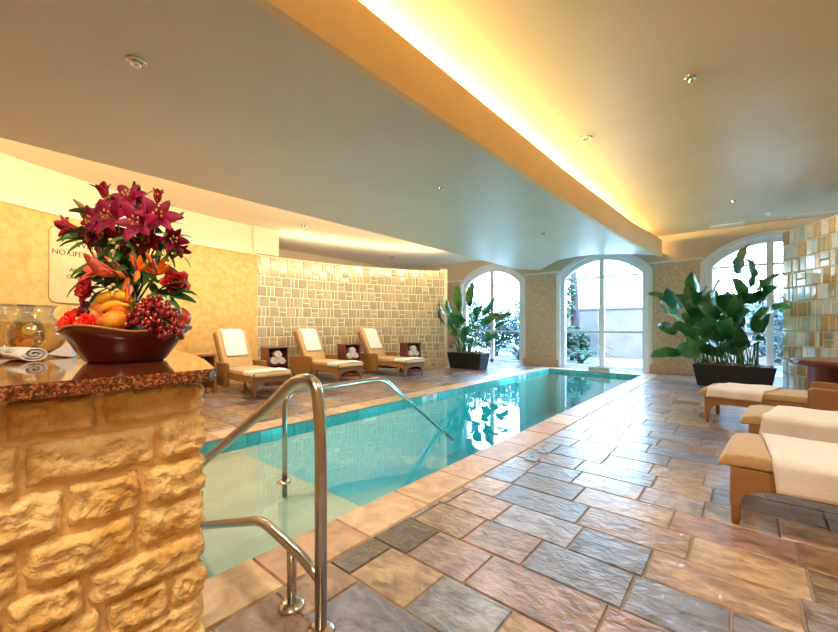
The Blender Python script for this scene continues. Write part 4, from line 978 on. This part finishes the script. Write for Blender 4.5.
L_ = [('small red lily standing highest at the top left', 107, 200, 1.25, (-.2, 1, .3), .058, 'lily_red', .15, .9),
      ('magenta lily open at the top centre', 133, 202, 1.22, (.1, .5, 1), .062, 'lily', .6, 1.1),
      ('half open red lily at the top right', 157, 203, 1.24, (.25, 1, .2), .046, 'lily_red', .1, .7),
      ('red lily pointing out at the far left', 80, 230, 1.24, (-1, .1, .4), .066, 'lily_red', .35, 1.0),
      ('small red lily above the far left one', 88, 222, 1.27, (-.4, 1, .2), .040, 'lily_red', .1, .6),
      ('dark crimson lily left of centre in the upper cluster', 103, 224, 1.22, (-.4, .1, 1), .068, 'lily', .6, 1.0),
      ('dark crimson lily in the middle of the upper cluster', 118, 221, 1.19, (-.1, .2, 1), .075, 'lily', .6, 1.0),
      ('deep crimson lily between the two middle ones, further back', 128, 212, 1.25, (.1, .6, .7), .06, 'lily', .5, .9),
      ('wide magenta lily right of centre', 144, 226, 1.18, (.1, .1, 1), .078, 'lily', .6, 1.0),
      ('magenta lily at the right of the upper cluster', 160, 220, 1.2, (.5, .2, 1), .074, 'lily', .6, 1.0),
      ('magenta lily low at the far right', 168, 237, 1.22, (1, -.4, .6), .06, 'lily', .45, 1.0),
      ('drooping narrow magenta lily at the right edge', 176, 245, 1.25, (.8, -.9, .3), .048, 'lily', .35, .9),
      ('dark crimson lily low at the left of the upper cluster', 99, 236, 1.24, (-.5, -.4, .8), .055, 'lily', .5, .9),
      ('crimson lily low between the left stems, above the pink lily', 112, 238, 1.23, (-.2, .0, 1), .058, 'lily', .6, 1.0),
       ('crimson lily tucked low at the right centre of the cluster', 150, 240, 1.22, (.3, -.2, 1), .058, 'lily', .6, 1.0),
       ('dusky crimson lily at the back left of the cluster top', 117, 207, 1.27, (-.3, .7, .6), .056, 'lily', .5, 1.0),
       ('shadowed crimson lily at the lower centre of the upper cluster', 130, 238, 1.21, (.0, -.5, .9), .06, 'lily', .5, .9)]
for i, (lab, px, py, d, fc, sz, m, op, cu) in enumerate(L_): lily(lab, px, py, d, fc, sz, m, op, cu, 4, 40 + i)
lily('large pink lily facing left below the dark cluster', 116, 274, 1.17, (-.7, .25, .9), .088, 'pink', .25, .7, 0, 60)
def bud(label, p0, p1, m='bud'):
    a, b = at(*p0), at(*p1); t = thing('lily_bud', label, 'flower bud', a, 0, 'closed lily buds'); n = 10
    bm = bm_(); tube(bm, [a.lerp(b, i / n) for i in range(n + 1)], [.0015 + .0065 * math.sin(PI * (i / n) ** .8) for i in range(n + 1)], 8); obj('bud_body', bm, M[m], t, smooth=True); stem_to(t, a, .002)
bud('closed brown-green bud leaning out at the upper left', (88, 212, 1.24), (73, 199, 1.23)); bud('closed bud leaning out at the right', (171, 222, 1.24), (184, 212, 1.23)); bud('closed reddish bud standing between the top lilies', (141, 206, 1.22), (144, 193, 1.22), 'lily_red')
def rose(label, px, py, d, size, m, face=(0, .2, 1), sq=1, name='rose', cat='flower'):
    c = at(px, py, d); t = thing(name, label, cat, c, 0, 'roses of the arrangement'); ax = (RIGHT * face[0] + UP * face[1] - FWD * face[2]).normalized(); a, b = frame_of(ax); bm = bm_(); r = random.Random(int(px * 7 + py))
    for ring, (n, k, op, cu) in enumerate(((5, 1.0, 1.0, .1), (5, .85, .75, -.2), (5, .68, .5, -.4), (4, .5, .3, -.5), (3, .38, .15, -.4))):
        for i in range(n): th = 2 * PI * i / n + ring * .7 + r.random() * .3; petal(bm, c, a * math.cos(th) + b * math.sin(th) * sq, ax, size * k, size * .95 * k, cu, op, 6, size * .18 * k)
    obj('petals', bm, M[m], t, smooth=True, solid=.0012, recalc=False); stem_to(t, c)
rose('dark red rose left below the pink lily', 92, 291, 1.20, .046, 'rose', (-.3, .1, 1))
rose('dark red rose at the right above the grapes', 176, 284, 1.23, .050, 'rose', (.5, .2, .8))
rose('bright red rose lying over the left rim of the bowl', 74, 324, 1.17, .042, 'bright_red', (-.3, .5, 1))
rose('bright red rose beside the apple at the left of the bowl', 89, 325, 1.15, .038, 'bright_red', (.1, .4, 1))
rose('dark red rose tucked behind the left bowl roses', 80, 316, 1.21, .034, 'rose', (-.2, .8, .6))
def spike(label, px, py, d, dirs, seed):
    """bird of paradise: beak, orange sepals and a violet tongue"""
    c = at(px, py, d); t = thing('bird_of_paradise_flower', label, 'flower', c, 0, 'orange bird of paradise flowers'); bm = bm_()
    for (dx, dy, L) in dirs:
        v = (RIGHT * dx + UP * dy - FWD * .25).normalized(); o_ = v.cross(FWD).normalized(); petal(bm, c, FWD * -1, v, L, .020, .1, .05, 7)
    obj('petals', bm, M['orange_petal'], t, smooth=True, solid=.0015, recalc=False)
    bm = bm_(); dx, dy, L = dirs[0]; v = (RIGHT * (dx + .25) + UP * dy - FWD * .4).normalized(); tube(bm, [c, c + v * L * .8], [.004, .001], 6); obj('tongue', bm, M['violet'], t); stem_to(t, c)
spike('orange bird of paradise flower at the left centre', 128, 277, 1.19, [(-.9, 1, .085), (-.5, .2, .05), (-.1, -1, .05)], 1)
spike('orange bird of paradise flower in the middle with upright petals', 137, 270, 1.17, [(-.2, 1, .05), (.5, 1, .05), (1, .35, .05), (.1, -1, .04)], 2)
spike('orange bird of paradise flower at the right centre', 157, 274, 1.19, [(-.3, 1, .07), (.6, .9, .06), (1, .5, .06), (-.8, .6, .06)], 3)
spike('drooping orange flower between the roses above the banana', 129, 285, 1.16, [(.1, -1, .05), (.3, -.8, .035)], 4)
def snap(label, px, py, d, n, seed):
    r = random.Random(seed); c = at(px, py, d); t = thing('cream_blossom_spike', label, 'flower', c, 0, 'cream blossom spikes'); bm = bm_()
    for i in range(n): p = c + UP * (i * .008 - n * .004) + RIGHT * r.uniform(-.012, .012) - FWD * r.uniform(0, .012); sphere(bm, p, .0075, (1, 1, .8), sub=1)
    obj('petals', bm, M['cream_petal'], t, smooth=True); stem_to(t, c)
snap('cream blossom spike under the dark lilies', 116, 250, 1.18, 9, 1); snap('cream blossom spike at the right of the centre', 134, 252, 1.2, 8, 2); snap('cream blossom between the left rose and the orange petals', 116, 289, 1.17, 5, 3); snap('pale blossom low at the right, under the right rose', 167, 301, 1.2, 5, 4)
# greenery of the arrangement
for (lab, px, py, d, dirs) in (('narrow green leaf sprig at the left side of the arrangement', 92, 240, 1.24, [(-1, .1), (-.9, -.4), (-.6, .6), (-.8, .2)]),
                               ('green leaf sprig at the top of the arrangement', 135, 212, 1.25, [(.0, 1), (.5, .9), (-.4, 1), (.8, .5), (.3, 1)]),
                               ('green leaf sprig at the right side of the arrangement', 158, 240, 1.24, [(1, -.3), (.9, -.8), (.9, .4), (.5, -1), (.7, -.9)]),
                               ('green hanging leaves under the dark lily cluster', 125, 243, 1.22, [(-.4, -1), (.1, -1), (.5, -.9), (-.8, -.5), (.9, -.6), (.3, -1)]),
                               ('broad bright green leaves at the lower right', 158, 292, 1.2, [(1, .2), (1, -.1), (.8, .5), (.6, -.3)]),
                               ('broad green leaves at the lower left behind the rose', 108, 288, 1.23, [(-1, .1), (-.7, .5), (-.3, .8), (-.8, -.4), (.3, .6)]),
                               ('dark green leaves filling the middle of the arrangement', 138, 285, 1.25, [(.5, .5), (-.5, .6), (.1, 1), (.9, .3), (-.9, .2), (.4, .9)])):
    c = at(px, py, d); t = thing('leaf_sprig', lab, 'leaves', c, 0, 'green sprigs of the arrangement'); bm = bm_(); r = random.Random(int(px + py))
    for dx, dy in dirs: blade(bm, c, RIGHT * dx + UP * dy - FWD * r.uniform(-.1, .5), .085 + .03 * r.random(), .030 if 'broad' in lab or 'dark' in lab else .018, .8, r.uniform(-1, 1), r, 7)
    obj('leaves', bm, M['dark_leaf'] if 'bright' not in lab else M['leaf'], t, smooth=True, recalc=False); stem_to(t, c)

# ================================================================ PITCHERS, NAPKINS
def pitcher(label, px, d, s_, fruit_bits, who):
    c = at(px, 350, d); c.z = HC; t = thing('glass_pitcher', label, 'pitcher', c)
    pr = [(.055, .0), (.085, .012), (.112, .05), (.115, .085), (.098, .125), (.068, .152), (.060, .165), (.066, .185), (.078, .200)]; pr = [(a * s_ * .80, b * s_) for a, b in pr]
    bm = bm_(); lathe(bm, [(.001, 0)] + pr, 40, c); obj('glass_body', bm, M['vessel_glass'], t, smooth=True, solid=.003)
    bm = bm_(); n = 40; tube(bm, [(c.x + .0625 * s_ * math.cos(2 * PI * i / n), c.y + .0625 * s_ * math.sin(2 * PI * i / n), c.z + .2 * s_) for i in range(n + 1)], .0028, 6, False); obj('rim', bm, M['vessel_glass'], t, smooth=True)
    bm = bm_(); lathe(bm, [(.001, .006), (.042 * s_, .006)] + [(a - .005, b) for a, b in pr[1:5]] + [(.001, pr[4][1])], 40, c); obj('drink', bm, M['drink'], t, smooth=True, label='citrus water')
    for i, (ox, oz, rad, m, lab, tz) in enumerate(fruit_bits):
        q = c + RIGHT * ox - FWD * .03 + UP * oz; bm = bm_(); rot = (Matrix.Rotation(tz, 4, 'Z') @ Matrix.Rotation(R(75), 4, 'X'))
        lathe(bm, [(.001, -.003), (rad, -.003), (rad, .003), (.001, .003)], 24, (0, 0, 0)); bmesh.ops.transform(bm, matrix=Matrix.Translation(q) @ rot, verts=bm.verts)
        o = obj('citrus_slice', bm, M[m], None); origin(o, q); tag(o, lab + ' floating in the %s pitcher' % who, 'citrus slice', 'citrus slices in the pitchers')
pitcher('round glass pitcher of citrus water in front, on the bar', 37, 1.62, 1.0, [(-.045, .07, .03, 'orange_fruit', 'orange slice', .3), (.0, .10, .024, 'lemon', 'yellow lemon slice', .9), (-.02, .045, .026, 'orange_fruit', 'lower orange slice', 1.4)], 'front')
pitcher('second glass pitcher of citrus water standing behind the front one', 17, 1.84, 1.08, [(.03, .07, .035, 'orange_fruit', 'orange slice', .6)], 'rear')
def roll(label, p, axis, L, rad, squash=.8):
    axis = axis.normalized(); a, b = frame_of(axis); bm = bm_(); n = 48; pts = []
    for i in range(n + 1): th = i / n * 5 * PI; q = .004 + (rad - .004) * i / n; pts.append((q * math.cos(th), q * math.sin(th) * squash))
    rows = [[bm.verts.new(Vector(p) + axis * L * k + a * q[0] + b * q[1]) for q in pts] for k in (0, 1)]
    for i in range(n): bm.faces.new((rows[0][i], rows[0][i + 1], rows[1][i + 1], rows[1][i]))
    o = obj('rolled_napkin', bm, M['napkin'], None, smooth=True, solid=.004, recalc=False); origin(o, p); tag(o, label, 'napkin', 'rolled white napkins on the bar')
p = at(35, 355, 1.22); p.z = HC + .024; roll('thick rolled white napkin nearest the edge of the bar', p, -RIGHT * 1 + FWD * .55, .17, .036, .64)
p = at(22, 349, 1.42); p.z = HC + .018; roll('second rolled white napkin behind the front one, beside the pitcher', p, -RIGHT * 1 + FWD * .4, .15, .026, .7)
# folded napkin standing like a small tent
c = at(58, 352, 1.38); c.z = HC; bm = bm_()
a0 = c - RIGHT * .035; a1 = c + RIGHT * .045 + UP * .055; a2 = c + RIGHT * .05; a3 = c + FWD * .07 + RIGHT * .01
vs = [bm.verts.new(v) for v in (a0 + UP * .012, a1, a2 + UP * .002, a3 + UP * .002)]
for f in ((0, 1, 2), (0, 3, 1), (1, 3, 2)): bm.faces.new([vs[i] for i in f])
o = obj('folded_napkin', bm, M['napkin'], None, solid=.003); origin(o, c); tag(o, 'folded white napkin standing up in a point between the pitcher and the bowl', 'napkin')
# tongs
c = at(70, 349, 1.46); c.z = HC + .006; t = thing('serving_tongs', 'small steel serving tongs lying behind the bowl', 'tongs', c)
for s_ in (-1, 1): bm = bm_(); tube(bm, [c - RIGHT * .05 + FWD * .004 * s_, c + RIGHT * .03 + FWD * .012 * s_ + UP * .004, c + RIGHT * .09 + FWD * .004 * s_], [.0045, .004, .003], 8); obj('arm', bm, M['steel'], t, smooth=True)
